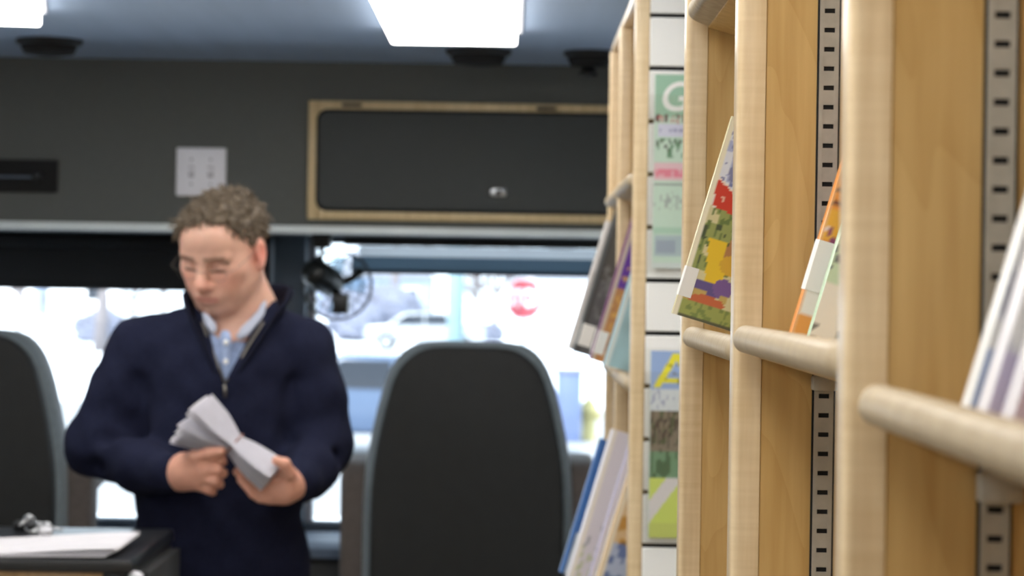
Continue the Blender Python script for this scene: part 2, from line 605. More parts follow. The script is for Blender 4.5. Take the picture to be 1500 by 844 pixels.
# ceiling speakers
def speaker(px, py, Y, label, rad=.075, name='ceiling_speaker', cat='speaker'):
    c = W(px, py, Y)
    t = thing(name, (c.x, c.y, CEIL), label, cat, 'round black ceiling fittings')
    obj('rim', lathe_bm([(rad, 0), (rad, -.006), (rad * .96, -.011), (rad * .85, -.013), (rad * .85, 0)], (c.x, c.y, CEIL), n=40), 'black_plastic', t, True)
    obj('grille', lathe_bm([(rad * .84, -.002), (rad * .84, -.018), (rad * .74, -.032), (rad * .4, -.036), (.004, -.037)], (c.x, c.y, CEIL), n=40), 'black_matte', t, True)
    return t
speaker(72, 66, 5.25, 'round black ceiling speaker above the light switch side, far left')
speaker(701, 81, 5.33, 'round black ceiling speaker above the overhead cabinet')
sp = speaker(864, 84, 5.33, 'black ceiling mount with a short stem beside the bookcase top', .060, 'ceiling_mount', 'mount')
c = W(862, 84, 5.33)
obj('stem', lathe_bm([(.016, -.028), (.015, -.045), (.022, -.048), (.022, -.056), (.004, -.058)], (c.x, c.y, CEIL), n=20), 'black_plastic', sp, True)

# ------------------------------------------------------------------ overhead cabinet in the header
y0 = HY - .018
a = W(449, 147, y0); b = W(449, 321, y0)
cx0, cz1, cz0 = W(451, 234, y0).x, a.z, b.z
cx1 = XR - .02
cab = thing('overhead_cabinet', ((cx0 + cx1) / 2, HY, cz0), 'wood-framed charcoal overhead cabinet set in the header', 'cabinet')
fw = .026
box('frame_stile', (cx0, y0, cz0), (cx0 + fw, HY + .004, cz1), 'cabinet_wood', cab, .003)
box('frame_stile', (cx1 - fw, y0, cz0), (cx1, HY + .004, cz1), 'cabinet_wood', cab, .003)
box('frame_rail', (cx0 + fw, y0, cz1 - fw), (cx1 - fw, HY + .004, cz1), 'cabinet_wood', cab, .003)
box('frame_rail', (cx0 + fw, y0, cz0), (cx1 - fw, HY + .004, cz0 + fw), 'cabinet_wood', cab, .003)
def rrect(x0, x1, z0, z1, r, n=6):
    out = []
    for cx, cz, a0 in ((x1 - r, z1 - r, 0), (x0 + r, z1 - r, 90), (x0 + r, z0 + r, 180), (x1 - r, z0 + r, 270)):
        for k in range(n + 1):
            an = R(a0 + 90 * k / n)
            out.append((cx + r * math.cos(an), cz + r * math.sin(an)))
    return out
# dark gasket around the door, then the door itself
obj('door_gasket', prism_bm(rrect(cx0 + fw - .006, cx1 - fw + .006, cz0 + fw - .006, cz1 - fw + .006, .028), y0 - .002, HY, 'XZ'), 'black_matte', cab)
dr = obj('door', prism_bm(rrect(cx0 + fw + .001, cx1 - fw - .001, cz0 + fw + .001, cz1 - fw - .001, .024), y0 - .009, HY, 'XZ', .003), 'charcoal_door', cab)
auto_smooth(dr)
c = W(730, 282, y0 - .012)
box('latch', (c.x - .019, y0 - .014, c.z - .010), (c.x + .019, y0 - .008, c.z + .010), 'metal_silver', dr, .003)
box('latch_button', (c.x - .007, y0 - .017, c.z - .006), (c.x + .007, y0 - .012, c.z + .006), 'black_plastic', dr, .002)
c = W(515, 154, y0 - .01)
box('hinge', (c.x - .024, y0 - .013, c.z - .004), (c.x + .024, y0 - .004, c.z + .004), 'black_plastic', cab, .002)
c = W(800, 159, y0 - .01)
box('hinge', (c.x - .024, y0 - .013, c.z - .004), (c.x + .024, y0 - .004, c.z + .004), 'black_plastic', cab, .002)

# switch plate
c = W(295, 252, HY)
sw = thing('light_switch', (c.x, HY, c.z), 'white two-gang switch plate on the charcoal header above the man', 'switch')
box('plate', (c.x - .061, HY - .007, c.z - .059), (c.x + .061, HY + .002, c.z + .059), 'white_plastic', sw, .004, 3)
for s in (-1, 1):
    x = c.x + s * .0235
    box('toggle_slot', (x - .0065, HY - .0085, c.z - .014), (x + .0065, HY - .004, c.z + .014), 'slot_grey', sw, .001)
    tg = bbox_bm((x - .0045, HY - .020, c.z - .002), (x + .0045, HY - .006, c.z + .010), .002)
    obj('toggle', tg, 'white_plastic', sw)
    for zz in (-1, 1):
        obj('screw', lathe_bm([(.003, 0), (.003, -.0015), (.001, -.002)], (x, HY - .007, c.z + zz * .03), 'Y', 10), 'grey_plastic', sw)

# radio slot at the left
a = W(-60, 233, HY); b = W(85, 283, HY)
rd = thing('radio', ((a.x + b.x) / 2, HY, b.z), 'black radio panel set in the header at the left edge', 'radio')
za, zb = W(40, 234, HY).z, W(40, 282, HY).z
box('bezel', (a.x, HY - .010, zb), (b.x, HY + .002, za), 'black_matte', rd, .004)
zm = (za + zb) / 2
box('tape_slot', (a.x + .02, HY - .013, zm - .010), (b.x - .035, HY - .008, zm + .012), 'black_matte', rd, .002)
box('slot_lip', (a.x + .02, HY - .016, zm - .006), (b.x - .055, HY - .010, zm + .000), 'dash_blue', rd, .002)
obj('knob', lathe_bm([(.012, 0), (.012, -.012), (.009, -.015), (.002, -.0155)], (b.x - .05, HY - .010, zm), 'Y', 20), 'dark_vinyl', rd, True)

# ------------------------------------------------------------------ dashboard fan
fc = W(492, 418, 5.92)
fan = thing('cab_fan', (fc.x, 5.92, HB), 'small black caged fan hanging from the header beside the window pillar', 'fan')
top = W(472, 352, 5.90)
box('clamp', (top.x - .022, 5.86, top.z - .02), (top.x + .022, 5.94, HB - .001), 'wire_black', fan, .004)
j = W(468, 385, 5.90)
obj('neck', tube_bm([(top.x, 5.90, top.z - .01), (top.x - .004, 5.90, j.z), tuple(W(478, 402, 5.90))], [.014, .012, .016], 12), 'wire_black', fan, True)
m0, m1 = W(462, 398, 5.87), W(486, 416, 5.94)
ax = (m1 - m0).normalized()
def cyl_along(p0, p1, prof, n=24):
    d = (p1 - p0); L_ = d.length; d.normalize()
    a_ = d.cross(Vector((0, 0, 1))).normalized(); c_ = d.cross(a_)
    bm = bmesh.new(); rings = []
    for r_, t_ in prof:
        rings.append([bm.verts.new(p0 + d * (t_ * L_) + (a_ * math.cos(2 * math.pi * k / n) + c_ * math.sin(2 * math.pi * k / n)) * r_) for k in range(n)])
    for r0, r1 in zip(rings, rings[1:]):
        for k in range(n):
            bm.faces.new((r0[k], r0[(k + 1) % n], r1[(k + 1) % n], r1[k]))
    bm.faces.new(rings[0]); bm.faces.new(rings[-1])
    return bm
obj('motor', cyl_along(W(456, 396, 5.83), W(494, 420, 5.93), [(.012, -.05), (.030, 0), (.037, .15), (.037, .7), (.030, .9), (.014, 1.0)]), 'wire_black', fan, True)
sb = W(499, 444, 5.88)
box('switch_box', (sb.x - .020, 5.85, sb.z - .028), (sb.x + .022, 5.90, sb.z + .024), 'wire_black', fan, .006)
obj('bracket_arm', tube_bm([W(488, 424, 5.89), W(498, 436, 5.88), W(500, 448, 5.88)], .012, 10), 'wire_black', fan, True)
obj('bracket_arm', tube_bm([W(494, 416, 5.9), W(516, 408, 5.92), W(530, 396, 5.93)], [.012, .010, .012], 10), 'wire_black', fan, True)
FR = .088
for rr, yy in ((FR, 5.955), (FR, 5.99), (FR * .72, 5.94), (FR * .42, 5.935)):
    pts = [Vector((fc.x + rr * math.cos(t), yy, fc.z + rr * math.sin(t))) for t in np.linspace(0, 2 * math.pi, 49)]
    obj('cage_ring', tube_bm(pts, .0032 if rr == FR else .0016, 6, cap=False), 'wire_black', fan, True)
for k in range(20):
    t = 2 * math.pi * k / 20
    pts = [Vector((fc.x + r_ * math.cos(t), y_, fc.z + r_ * math.sin(t))) for r_, y_ in ((.02, 5.93), (FR * .72, 5.94), (FR, 5.955), (FR, 5.99))]
    obj('cage_wire', tube_bm(pts, .0013, 5), 'wire_black', fan, True)
for k in range(4):
    bm = bmesh.new()
    g = []
    for i in range(6):
        r_ = .018 + (FR * .86 - .018) * i / 5
        row = []
        for jx in range(4):
            t = 2 * math.pi * k / 4 + (jx - 1.5) * .22 * (1 + .2 * math.sin(i))
            row.append(bm.verts.new((fc.x + r_ * math.cos(t), 5.962 + (jx - 1.5) * .006, fc.z + r_ * math.sin(t))))
        g.append(row)
    for i in range(5):
        for jx in range(3):
            bm.faces.new((g[i][jx], g[i + 1][jx], g[i + 1][jx + 1], g[i][jx + 1]))
    bmesh.ops.solidify(bm, geom=list(bm.faces), thickness=.002)
    obj('blade', bm, 'fan_blade_clear', fan, True)

# ------------------------------------------------------------------ seats
SY = 5.48
def seat_outline(grow, cx=685):
    half = [(0, 502), (50, 502), (84, 507), (104, 522), (120, 548), (133, 590), (146, 650), (153, 700), (155, 760), (155, 900)]
    cz = lambda py: CAMZ - (py - 422) / (F / SY)
    s = F / SY
    right = [((hx - (grow if hx > 60 else 0)) / s, cz(py + (grow * .6 if i < 3 else grow * .5 if i == 3 else 0))) for i, (hx, py) in enumerate(half)]
    right[-1] = (right[-1][0], .62)
    pts = right + [(-x, z) for x, z in reversed(right)]
    pts = [p for i, p in enumerate(pts) if i == 0 or (abs(p[0] - pts[i - 1][0]) + abs(p[1] - pts[i - 1][1])) > 1e-6]
    if abs(pts[0][0] - pts[-1][0]) < 1e-6:
        pts.pop()
    return smooth_poly(pts, 1)
sc = W(685, 700, SY)
def make_seat():
    t = thing('driver_chair', (sc.x, SY + .1, 0), 'high-backed driver chair with dark shell seen from behind, in the middle', 'seat', 'high-backed driver chairs')
    ox = sc.x
    sh = [(x + ox, z) for x, z in seat_outline(13)]
    cu = [(x + ox, z) for x, z in seat_outline(0)]
    auto_smooth(obj('back_shell', prism_bm(sh, SY - .02, SY + .045, 'XZ', .014, 4), 'seat_shell', t), 60)
    auto_smooth(obj('back_cushion', prism_bm(cu, SY + .015, SY + .13, 'XZ', .035, 4), 'seat_fabric', t), 60)
    box('seat_cushion', (ox - .25, SY + .10, .50), (ox + .25, SY + .42, .63), 'seat_fabric', t, .04, 4)
    box('pedestal', (ox - .15, SY + .08, 0), (ox + .15, SY + .36, .50), 'black_plastic', t, .01)
    for s in (-1, 1):
        z1 = W(685 + s * 172, 681, SY + .1).z
        xa, xb = ox + s * .235, ox + s * .305
        ar = obj('armrest', prism_bm([(SY + .06, .66), (SY + .06, z1 - .03), (SY + .09, z1), (SY + .34, z1 + .01), (SY + .37, z1 - .02), (SY + .37, z1 - .08), (SY + .16, z1 - .10), (SY + .14, .66)], min(xa, xb), max(xa, xb), 'YZ', .014, 3), 'seat_arm', t)
        auto_smooth(ar, 50)
    return t
seat = make_seat()
s2 = copy_tree(seat)
s2.location = (W(-58, 480, SY).x, SY + .1, 0.012)
s2['label'] = 'high-backed driver chair at the left edge behind the desk'

# ------------------------------------------------------------------ bookcases
TAU = R(16)
XF = 0.165
def upright(root, Y, xf, ztop, std=None, face='birch_panel', th=.034, nose=.021, x1=XR - .006):
    p = box('upright_panel', (xf + nose, Y + .001, .02), (x1, Y + th - .001, ztop - .001), face, root, .0008, 1)
    n = bbox_bm((xf, Y, .02), (xf + nose, Y + th, ztop), 0)
    es = [e for e in n.edges if abs(e.verts[0].co.z - e.verts[1].co.z) > .1 and e.verts[0].co.x < xf + .001]
    bmesh.ops.bevel(n, geom=es, offset=.006, segments=4, profile=.5, affect='EDGES')
    auto_smooth(obj('edge_nosing', n, 'maple_edge', p), 50)
    if std:
        xa, xb, z0, z1 = std
        mb = bmesh.new()
        yf = Y - .0022
        w_ = xb - xa
        hole0, hole1 = xa + w_ * .22, xb - w_ * .22
        bbox_bm((xa, yf, z0), (hole0, Y, z1), 0, bm=mb)
        bbox_bm((hole1, yf, z0), (xb, Y, z1), 0, bm=mb)
        pitch = .0145
        k = int((z1 - z0) / pitch)
        for i in range(k):
            zz = z0 + i * pitch
            bbox_bm((hole0, yf + .0003, zz + .0036), (hole1, Y, zz + pitch), 0, bm=mb)
        obj('shelf_standard', mb, 'metal_zinc', p)
        box('standard_groove', (xa - .0016, Y - .0004, z0), (xb + .0016, Y + .0012, z1), 'black_matte', p, 0)  # black plate paints the shade inside the slots and beside the strip
    return p

def shelf(root, y0, y1, zlip, xf, depth=.20, lip=.0205):
    """tilted shelf: zlip = top of the front lip; slopes down towards the wall"""
    ct, st = math.cos(TAU), math.sin(TAU)
    def T(bm):
        M = Matrix.Translation((xf, 0, zlip)) @ Matrix.Rotation(TAU, 4, 'Y')
        bmesh.ops.transform(bm, matrix=M, verts=bm.verts)
        return bm
    board = obj('shelf', T(bbox_bm((.025, y0 + .001, -.021), (depth, y1 - .001, -.003), .001, 1)), 'birch_panel', root)
    lb = bbox_bm((0, y0, -lip), (.038, y1, 0), 0)
    es = [e for e in lb.edges if abs(e.verts[0].co.z - e.verts[1].co.z) > .01 and e.verts[0].co.x < .001]
    bmesh.ops.bevel(lb, geom=es, offset=.030, segments=8, profile=.5, affect='EDGES')
    es = [e for e in lb.edges if abs(e.verts[0].co.z - e.verts[1].co.z) < .001 and max(e.verts[0].co.x, e.verts[1].co.x) < .0379]
    bmesh.ops.bevel(lb, geom=es, offset=lip * .46, segments=6, profile=.5, affect='EDGES')
    auto_smooth(obj('shelf_lip', T(lb), 'maple_lip', board), 60)
    return board

def yof(px, xf=XF, py=422):
    # distance at which the line x = xf appears at photo column px
    lo, hi = .4, 9.0
    for _ in range(60):
        m_ = (lo + hi) / 2
        if W(px, py, m_).x < xf: lo = m_
        else: hi = m_
    return (lo + hi) / 2
Y1, Y2, Y3 = yof(1240), yof(1076), yof(1000)
Y0 = .55
ZTA = 1.99
ca = thing('bookcase', (.29, 1.5, 0), 'light maple bookcase with tilted shelves nearest the camera, along the right wall', 'bookcase', 'maple bookcases')
def std_x(pa, pb, Y): return W(pa, 422, Y).x, W(pb, 422, Y).x
upright(ca, Y0, XF, ZTA)
xa, xb = std_x(1441, 1483, Y1)
upright(ca, Y1, XF, ZTA, (xa, xb, 1.0, 1.98))
xa, xb = std_x(1195, 1223, Y2)
upright(ca, Y2, XF, ZTA, (xa, xb, 1.0, 1.98))
upright(ca, Y3, XF, ZTA, (xa, xb, 1.0, 1.98))
box('back_panel', (XR - .006, Y0, .02), (XR, Y3 + .034, ZTA), 'birch_panel', ca, 0)
box('base_plinth', (XF + .02, Y0, 0), (XR, Y3 + .03, .02), 'birch_panel', ca, 0)
box('top_panel', (XF + .004, Y0, ZTA), (XR, Y3 + .034, ZTA + .02), 'birch_panel', ca, .002)
ZA1, ZA2, ZA3 = W(1290, 566, Y1).z + .0045, W(1095, 481, Y2).z + .005, W(1030, 477, Y3).z + .0015
th = .034
shelf(ca, Y0 + th, Y1, ZA1, .171)
shelf(ca, Y1 + th, Y2, ZA2, XF)
shelf(ca, Y2 + th, Y3, ZA3, XF + .002)
ZU3 = W(1012, 0, Y3).z
shelf(ca, Y2 + th, Y3, ZU3, XF + .002)
for (ya, yb) in ((Y0 + th, Y1), (Y1 + th, Y2)):
    shelf(ca, ya, yb, ZU3 + .06, XF + .002)
for (ya, yb) in ((Y0 + th, Y1), (Y1 + th, Y2), (Y2 + th, Y3)):
    shelf(ca, ya, yb, 1.10, XF + .002)
for Yp, pa, pb, pya, pyb in ((Y1, 1428, 1492, 690, 735), (Y2, 1187, 1224, 550, 572)):
    p0, p1 = W(pa, pya, Yp), W(pb, pyb, Yp)
    box('shelf_clip', (p0.x, Yp - .014, p1.z), (p1.x, Yp - .0022, p0.z), 'metal_zinc', ca, .002)

# second bookcase, its slatwall end facing the camera
XG = .170
Y4, Y5, Y6 = yof(927, XG, 300), yof(907, XG, 150), yof(893, XG, 150)
ZTB = W(905, 76, Y6).z
cb = thing('bookcase', (.29, 3.9, 0), 'maple bookcase with a white slatwall end panel, towards the windscreen', 'bookcase', 'maple bookcases')
ZTB4 = max(ZTB, W(940, -40, Y4).z) + .02
upright(cb, Y4, XG, ZTB)
upright(cb, Y5, XG, ZTB)
upright(cb, Y6, XG, ZTB)
box('back_panel', (XR - .006, Y4, .02), (XR, Y6 + .034, ZTB), 'birch_panel', cb, 0)
box('base_plinth', (XG + .02, Y4, 0), (XR, Y6 + .03, .02), 'birch_panel', cb, 0)
box('top_panel', (XG + .004, Y4 + .002, ZTB), (XR, Y6 + .034, ZTB + .015), 'maple_edge', cb, .002)
sl = box('slatwall_backing', (XG + .021, Y4 - .004, .30), (XR - .004, Y4 + .001, ZTB), 'black_matte', cb, 0)
g0 = W(970, 100, Y4 - .014).z
pitch = (W(970, 100, Y4 - .014).z - W(970, 411, Y4 - .014).z) / 4
gap = .0068
slat_me = None
k = -20
while True:
    zlo = g0 + k * pitch + gap / 2
    zhi = zlo + pitch - gap
    k += 1
    if zlo < .31: continue
    if zlo > ZTB - .01: break
    zhi = min(zhi, ZTB)
    box('slat', (XG + .0212, Y4 - .014, zlo), (XR - .004, Y4 - .004, zhi), 'white_slat', sl, .0012, 1)
ZB = 1.372
for (ya, yb) in ((Y4 + th, Y5), (Y5 + th, Y6)):
    for zl in (.60, .975, ZB, W(912, 272, Y5).z):
        shelf(cb, ya, yb, zl, XG - .004)

# ------------------------------------------------------------------ books
def shelf_z(x, zlip, xf):
    return zlip - (x - xf) * math.tan(TAU)

def book(Y, x, z, w, h, t, cover, label, cat='book', group=None, plain=(200, 200, 200), spine=None, lab=None, lab_c='label_white', nu=36, nv=60, tau=TAU, rough='gloss_print', name='book'):
    """spine at local x=0 facing the aisle, cover facing the camera (-Y)"""
    r = thing(name, (x, Y, z), label, cat, group, rot=(0, tau, 0))
    e = .0016
    def plain_fn(u, v):
        return C3(u.shape, plain) * (0.97 + 0.05 * vnoise(u, v, 9, 3))[..., None]
    sp = spine or plain
    def spine_fn(u, v):
        return C3(u.shape, sp) * (0.97 + 0.05 * vnoise(u, v, 7, 5))[..., None]
    cov = grid_print('cover', cover or plain_fn, lambda u, v: (u * w, 0, v * h), nu, nv, rough, r)
    grid_print('back_cover', plain_fn, lambda u, v: (u * w, t, v * h), 2, 3, rough, r)
    # rounded spine
    grid_print('spine', spine_fn, lambda u, v: (-.15 * t * math.sin(math.pi * u), t * u, v * h), 6, 4, rough, r)
    box('pages', (.0015, .0006, .002), (w - .003, t - .0006, h - .002), 'page_block', r, 0, local=True)
    if lab:
        z0, z1, wx = lab
        bm = bmesh.new()
        row = [(wx, -.0006), (.0, -.0006), (-.15 * t - .0008, t * .5), (0, t + .0006), (wx * .6, t + .0006)]
        A = [bm.verts.new((p[0], p[1], z0)) for p in row]
        B = [bm.verts.new((p[0], p[1], z1)) for p in row]
        for i in range(len(row) - 1):
            bm.faces.new((A[i], A[i + 1], B[i + 1], B[i]))
        o = obj('spine_label', bm, lab_c, r, local=True)
    return r

def ell(u, v, cu, cv, ru, rv): return ((u - cu) / ru) ** 2 + ((v - cv) / rv) ** 2 < 1

def picture_cover(u, v):
    u = np.where(u < .42, u * 2.1, .88 + (u - .42) * .2)
    n = vnoise(u, v, 14, 1); n2 = vnoise(u, v, 40, 2); n3 = vnoise(u, v, 7, 4)
    img = C3(u.shape, (224, 228, 238))
    put(img, (n > .70) & (v > .6), (172, 180, 214))
    put(img, (n2 > .80) & (v > .62), (120, 128, 176))
    put(img, ell(u, v, .20, .86, .035, .05), (52, 62, 120))
    put(img, ell(u, v, .28, .80, .05, .03), (60, 60, 92))
    put(img, ell(u, v, .18, .74, .05, .05), (128, 132, 170))
    # cream field
    put(img, v < .60, (214, 206, 160))
    # red tilted sign
    a = (u - .16) * 1.0 + (v - .60) * .25
    b_ = (v - .60) - (u - .16) * -.28
    rs = (a > -.10) & (a < .34) & (b_ > -.060) & (b_ < .062)
    put(img, (a > -.115) & (a < .355) & (b_ > -.07) & (b_ < .072), (236, 226, 214))
    put(img, rs, (206, 62, 48))
    put(img, rs & (vnoise(u, v, 46, 9) > .84), (240, 190, 170))
    # foliage
    fol = (v < .52 + .05 * n3) & (v > .24)
    put(img, fol & (n > .40), (150, 160, 96))
    put(img, fol & (n2 > .62), (104, 124, 70))
    put(img, fol & (vnoise(u, v, 30, 12) > .75), (70, 84, 60))
    # yellow coat and purple patch
    ye = ((u - .26) * .9 + (v - .30) * .35)
    put(img, (abs(ye) < .085) & (v > .18) & (v < .40), (232, 196, 52))
    put(img, ell(u, v, .42, .36, .10, .10), (178, 128, 84))
    put(img, ell(u, v, .42, .30, .12, .05), (214, 170, 60))
    put(img, ell(u, v, .22, .155, .16, .045), (96, 84, 140))
    put(img, ell(u, v, .40, .18, .10, .05), (120, 92, 150))
    put(img, (v < .15) & (n > .45), (196, 170, 100))
    put(img, ell(u, v, .28, .10, .18, .03), (196, 104, 68))
    put(img, (v < .085), (156, 164, 92))
    put(img, (v < .085) & (n2 > .6), (122, 138, 76))
    put(img, v < .012, (90, 92, 70))
    put(img, (u < .045), (238, 232, 206))
    return img

# the children's book in the middle bay
pb = W(985, 459, 2.14)
book(2.14, pb.x, pb.z, .20, .190, .006, picture_cover, 'thin illustrated picture book with a red sign and yellow figure, jutting out of the shelf', nu=110, nv=110,
     plain=(214, 206, 160), lab=(.018, .046, .012), name='picture_book')
xb = pb.x + .024
for i, (c_, t_) in enumerate((((120, 140, 170), .010), ((196, 110, 80), .008), ((210, 204, 190), .012))):
    names_ = ('slate-blue picture book standing just behind the illustrated one', 'brick-red picture book third from the front in the middle bay', 'cream picture book deepest of the row in the middle bay')
    x_ = pb.x + .035 + .004 * i
    yy = 2.152 + (0, .014, .026)[i]
    book(yy, x_, pb.z - (x_ - pb.x) * math.tan(TAU), .18, .17 - .006 * i, t_, None, names_[i], plain=c_, name='picture_book', group='picture books in the middle bay')

# second bay: orange and mint books behind the lip
def orange_cover(u, v):
    img = C3(u.shape, (232, 150, 70))
    n = vnoise(u, v, 24, 3)
    put(img, v > .72, (226, 140, 84))
    put(img, (abs(v - .52) < .012) | (abs(v - .56) < .008), (120, 70, 60))
    put(img, (v < .50) & (v > .38), (236, 176, 66))
    put(img, (v < .42) & (v > .26) & (n > .55), (140, 70, 110))
    put(img, (v < .42) & (v > .26) & (n < .3), (238, 220, 220))
    put(img, v < .26, (236, 232, 224))
    put(img, (v < .10), (232, 160, 80))
    put(img, (u < .02), (240, 190, 140))
    return img
def mint_cover(u, v):
    img = C3(u.shape, (196, 222, 192))
    n = vnoise(u, v, 30, 6)
    put(img, (v < .45) & (v > .25) & (n > .6), (90, 100, 110))
    put(img, v < .25, (232, 232, 222))
    put(img, (v < .08) & (n > .5), (120, 124, 120))
    put(img, (v > .6), (220, 150, 150))
    return img
bzA = lambda x: shelf_z(x, ZA2, XF)
for Yb, px, t_, cov_, lbl, pl, hh in (
        (1.700, 1158, .010, orange_cover, 'orange book with a white spine label on the second shelf', (232, 150, 70), .20),
        (1.672, 1184, .010, mint_cover, 'mint-green book with a white foot leaning against the orange one', (196, 222, 192), .185)):
    x_ = W(px, 480, Yb).x
    book(Yb, x_, bzA(x_) + .001, .14, hh, t_, cov_, lbl, plain=pl, group='books on the second shelf', lab=(.036, .074, .03) if cov_ is orange_cover else None, nu=50, nv=60)

# near bay: pale books at the right edge
def pale_cover(seed, foot, spot):
    def fn(u, v):
        img = C3(u.shape, (224, 224, 222))
        n = vnoise(u, v, 16, seed)
        put(img, (v < .42) & (n > .6), (206, 207, 214))
        put(img, v < .14, foot)
        put(img, (v < .34) & (v > .14) & (n > .70), (178, 180, 190))
        put(img, (v > .62) & (n > .74), spot)
        put(img, (v > .8), (210, 208, 204))
        return img
    return fn
bzN = lambda x: shelf_z(x, ZA1, .171)
for Yb, px, t_, cov_, lbl, pl in (
        (1.075, 1420, .016, pale_cover(3, (168, 184, 216), (224, 220, 90)), 'white book with a pale blue foot, farthest of the row at the right edge', (224, 224, 222)),
        (1.045, 1446, .018, pale_cover(8, (186, 178, 206), (190, 190, 196)), 'white book with a lavender foot at the right edge', (220, 218, 224)),
        (1.015, 1484, .020, pale_cover(11, (196, 186, 214), (224, 214, 120)), 'pale book nearest the camera at the right edge', (216, 214, 222))):
    x_ = W(px, 592, Yb).x
    book(Yb, x_, bzN(x_) + .001, .125, .205, t_, cov_, lbl, plain=pl, group='pale books at the right edge', nu=40, nv=60)

# far bookcase: middle row
def two_tone(top, bottom, split, seed, edge=None, txt=None):
    def fn(u, v):
        img = C3(u.shape, bottom) * (0.9 + .2 * vnoise(u, v, 9, seed))[..., None]
        put(img, v > split, top)
        if txt is not None:
            put(img, (vnoise(u * 1.0, v, 34, seed + 1) > .74) & (v < .7), txt)
        if edge is not None:
            put(img, u < .035, edge)
        return img
    return fn
def on_far(px, py, Yb): return W(px, py, Yb)
rowB = (
    (4.125, 834, 508, .028, two_tone((206, 200, 196), (196, 190, 186), .6, 2), (206, 200, 196), None, 'pale grey book farthest along the jutting row by the window', .238),
    (4.03, 843, 515, .036, two_tone((70, 68, 64), (84, 84, 86), .5, 5, (60, 60, 60), (112, 112, 112)), (66, 66, 66), (.014, .052, .022), 'thick dark grey book with a white spine label, jutting from the far shelf', .262),
    (3.80, 866, 521, .026, two_tone((98, 40, 150), (196, 134, 78), .50, 9, (206, 190, 170), (214, 160, 80)), (120, 70, 110), (.012, .050, .016), 'purple and orange book beside the dark grey one', .246),
    (3.70, 886, 534, .022, two_tone((120, 156, 170), (150, 186, 196), .5, 4, (214, 226, 226)), (150, 186, 196), None, 'pale teal book nearest in the jutting row, beside the purple one', .215))
for Yb, px, py, t_, cov_, pl, lb_, lbl, hh in rowB:
    p = on_far(px, py, Yb)
    zz = shelf_z(p.x, ZB, XG - .004)
    book(Yb, p.x, zz + .0015, .17, hh, t_, cov_, lbl, plain=pl, lab=lb_, group='books jutting from the far shelf', nu=44, nv=60)
# far bookcase: lower row
def white_cover(u, v):
    img = C3(u.shape, (216, 208, 212))
    n = vnoise(u, v, 26, 3)
    put(img, (v < .45) & (n > .70), (150, 150, 152))
    put(img, (v < .30) & (n > .62) & (u < .3), (186, 190, 150))
    put(img, u < .03, (236, 228, 214))
    return img
def tan_cover(u, v):
    img = C3(u.shape, (214, 184, 140))
    n = vnoise(u, v, 18, 7)
    put(img, (v < .62) & (n > .52), (190, 140, 66))
    put(img, (v < .62) & (n > .74), (120, 96, 60))
    put(img, v < .44, (170, 182, 206))
    put(img, (v < .44) & (n > .6), (96, 116, 164))
    put(img, u < .03, (232, 220, 196))
    return img
zl = .975
rowC = (
    (4.10, .088, .022, two_tone((36, 92, 170), (196, 202, 206), .30, 3, (70, 120, 190)), (40, 90, 160), 'bright blue book farthest along the lower row by the seat', .246),
    (3.84, .090, .034, white_cover, (222, 216, 218), 'large white book leaning in the lower row of the far bookcase', .280),
    (3.79, .118, .022, two_tone((196, 190, 214), (206, 196, 190), .5, 3, (226, 220, 230)), (196, 190, 214), 'lavender-grey book between the white and tan ones in the lower row', .296),
    (3.70, .125, .030, tan_cover, (214, 184, 140), 'tan and blue book nearest in the lower row of the far bookcase', .262))
for Yb, x_, t_, cov_, pl, lbl, hh in rowC:
    zz = shelf_z(x_, zl, XG - .004)
    book(Yb, x_, zz + .0015, .18, hh, t_, cov_, lbl, plain=pl, group='books in the lower far row', nu=44, nv=60)

# ------------------------------------------------------------------ magazines in clear pockets on the slatwall
def mag1(u, v):
    u = u * 3.0
    img = C3(u.shape, (196, 220, 204))
    n = vnoise(u, v, 22, 3); n2 = vnoise(u, v, 46, 4)
    put(img, v > .78, (152, 190, 166))
    put(img, (v > .755) & (v < .80) & (n > .5) & (u < .75), (92, 70, 74))
    put(img, (v > .74) & (v < .79) & (n2 > .72), (190, 90, 100))
    put(img, (v > .68) & (v < .745) & (u > .08), (208, 208, 228))
    put(img, (v > .70) & (v < .72) & (u > .1) & (n2 > .4), (150, 150, 190))
    put(img, (v > .57) & (v < .67) & (n > .52), (92, 138, 110))
    put(img, (v > .60) & (v < .66) & (n2 > .75), (70, 70, 72))
    put(img, (v > .45) & (v < .55), (226, 188, 198))
    put(img, (v > .47) & (v < .51) & (n2 > .35), (226, 128, 150))
    put(img, (v > .425) & (v < .44), (128, 134, 140))
    put(img, (v > .30) & (v < .40) & (n2 > .7), (160, 170, 168))
    put(img, (v > .18) & (v < .215), (170, 206, 186))
    put(img, (v > .06) & (v < .17) & (u > .04), (170, 190, 196))
    put(img, (v > .08) & (v < .15) & (u > .08) & (u < .5), (150, 164, 182))
    put(img, v < .03, (206, 216, 214))
    put(img, u < .03, (214, 224, 216))
    return img
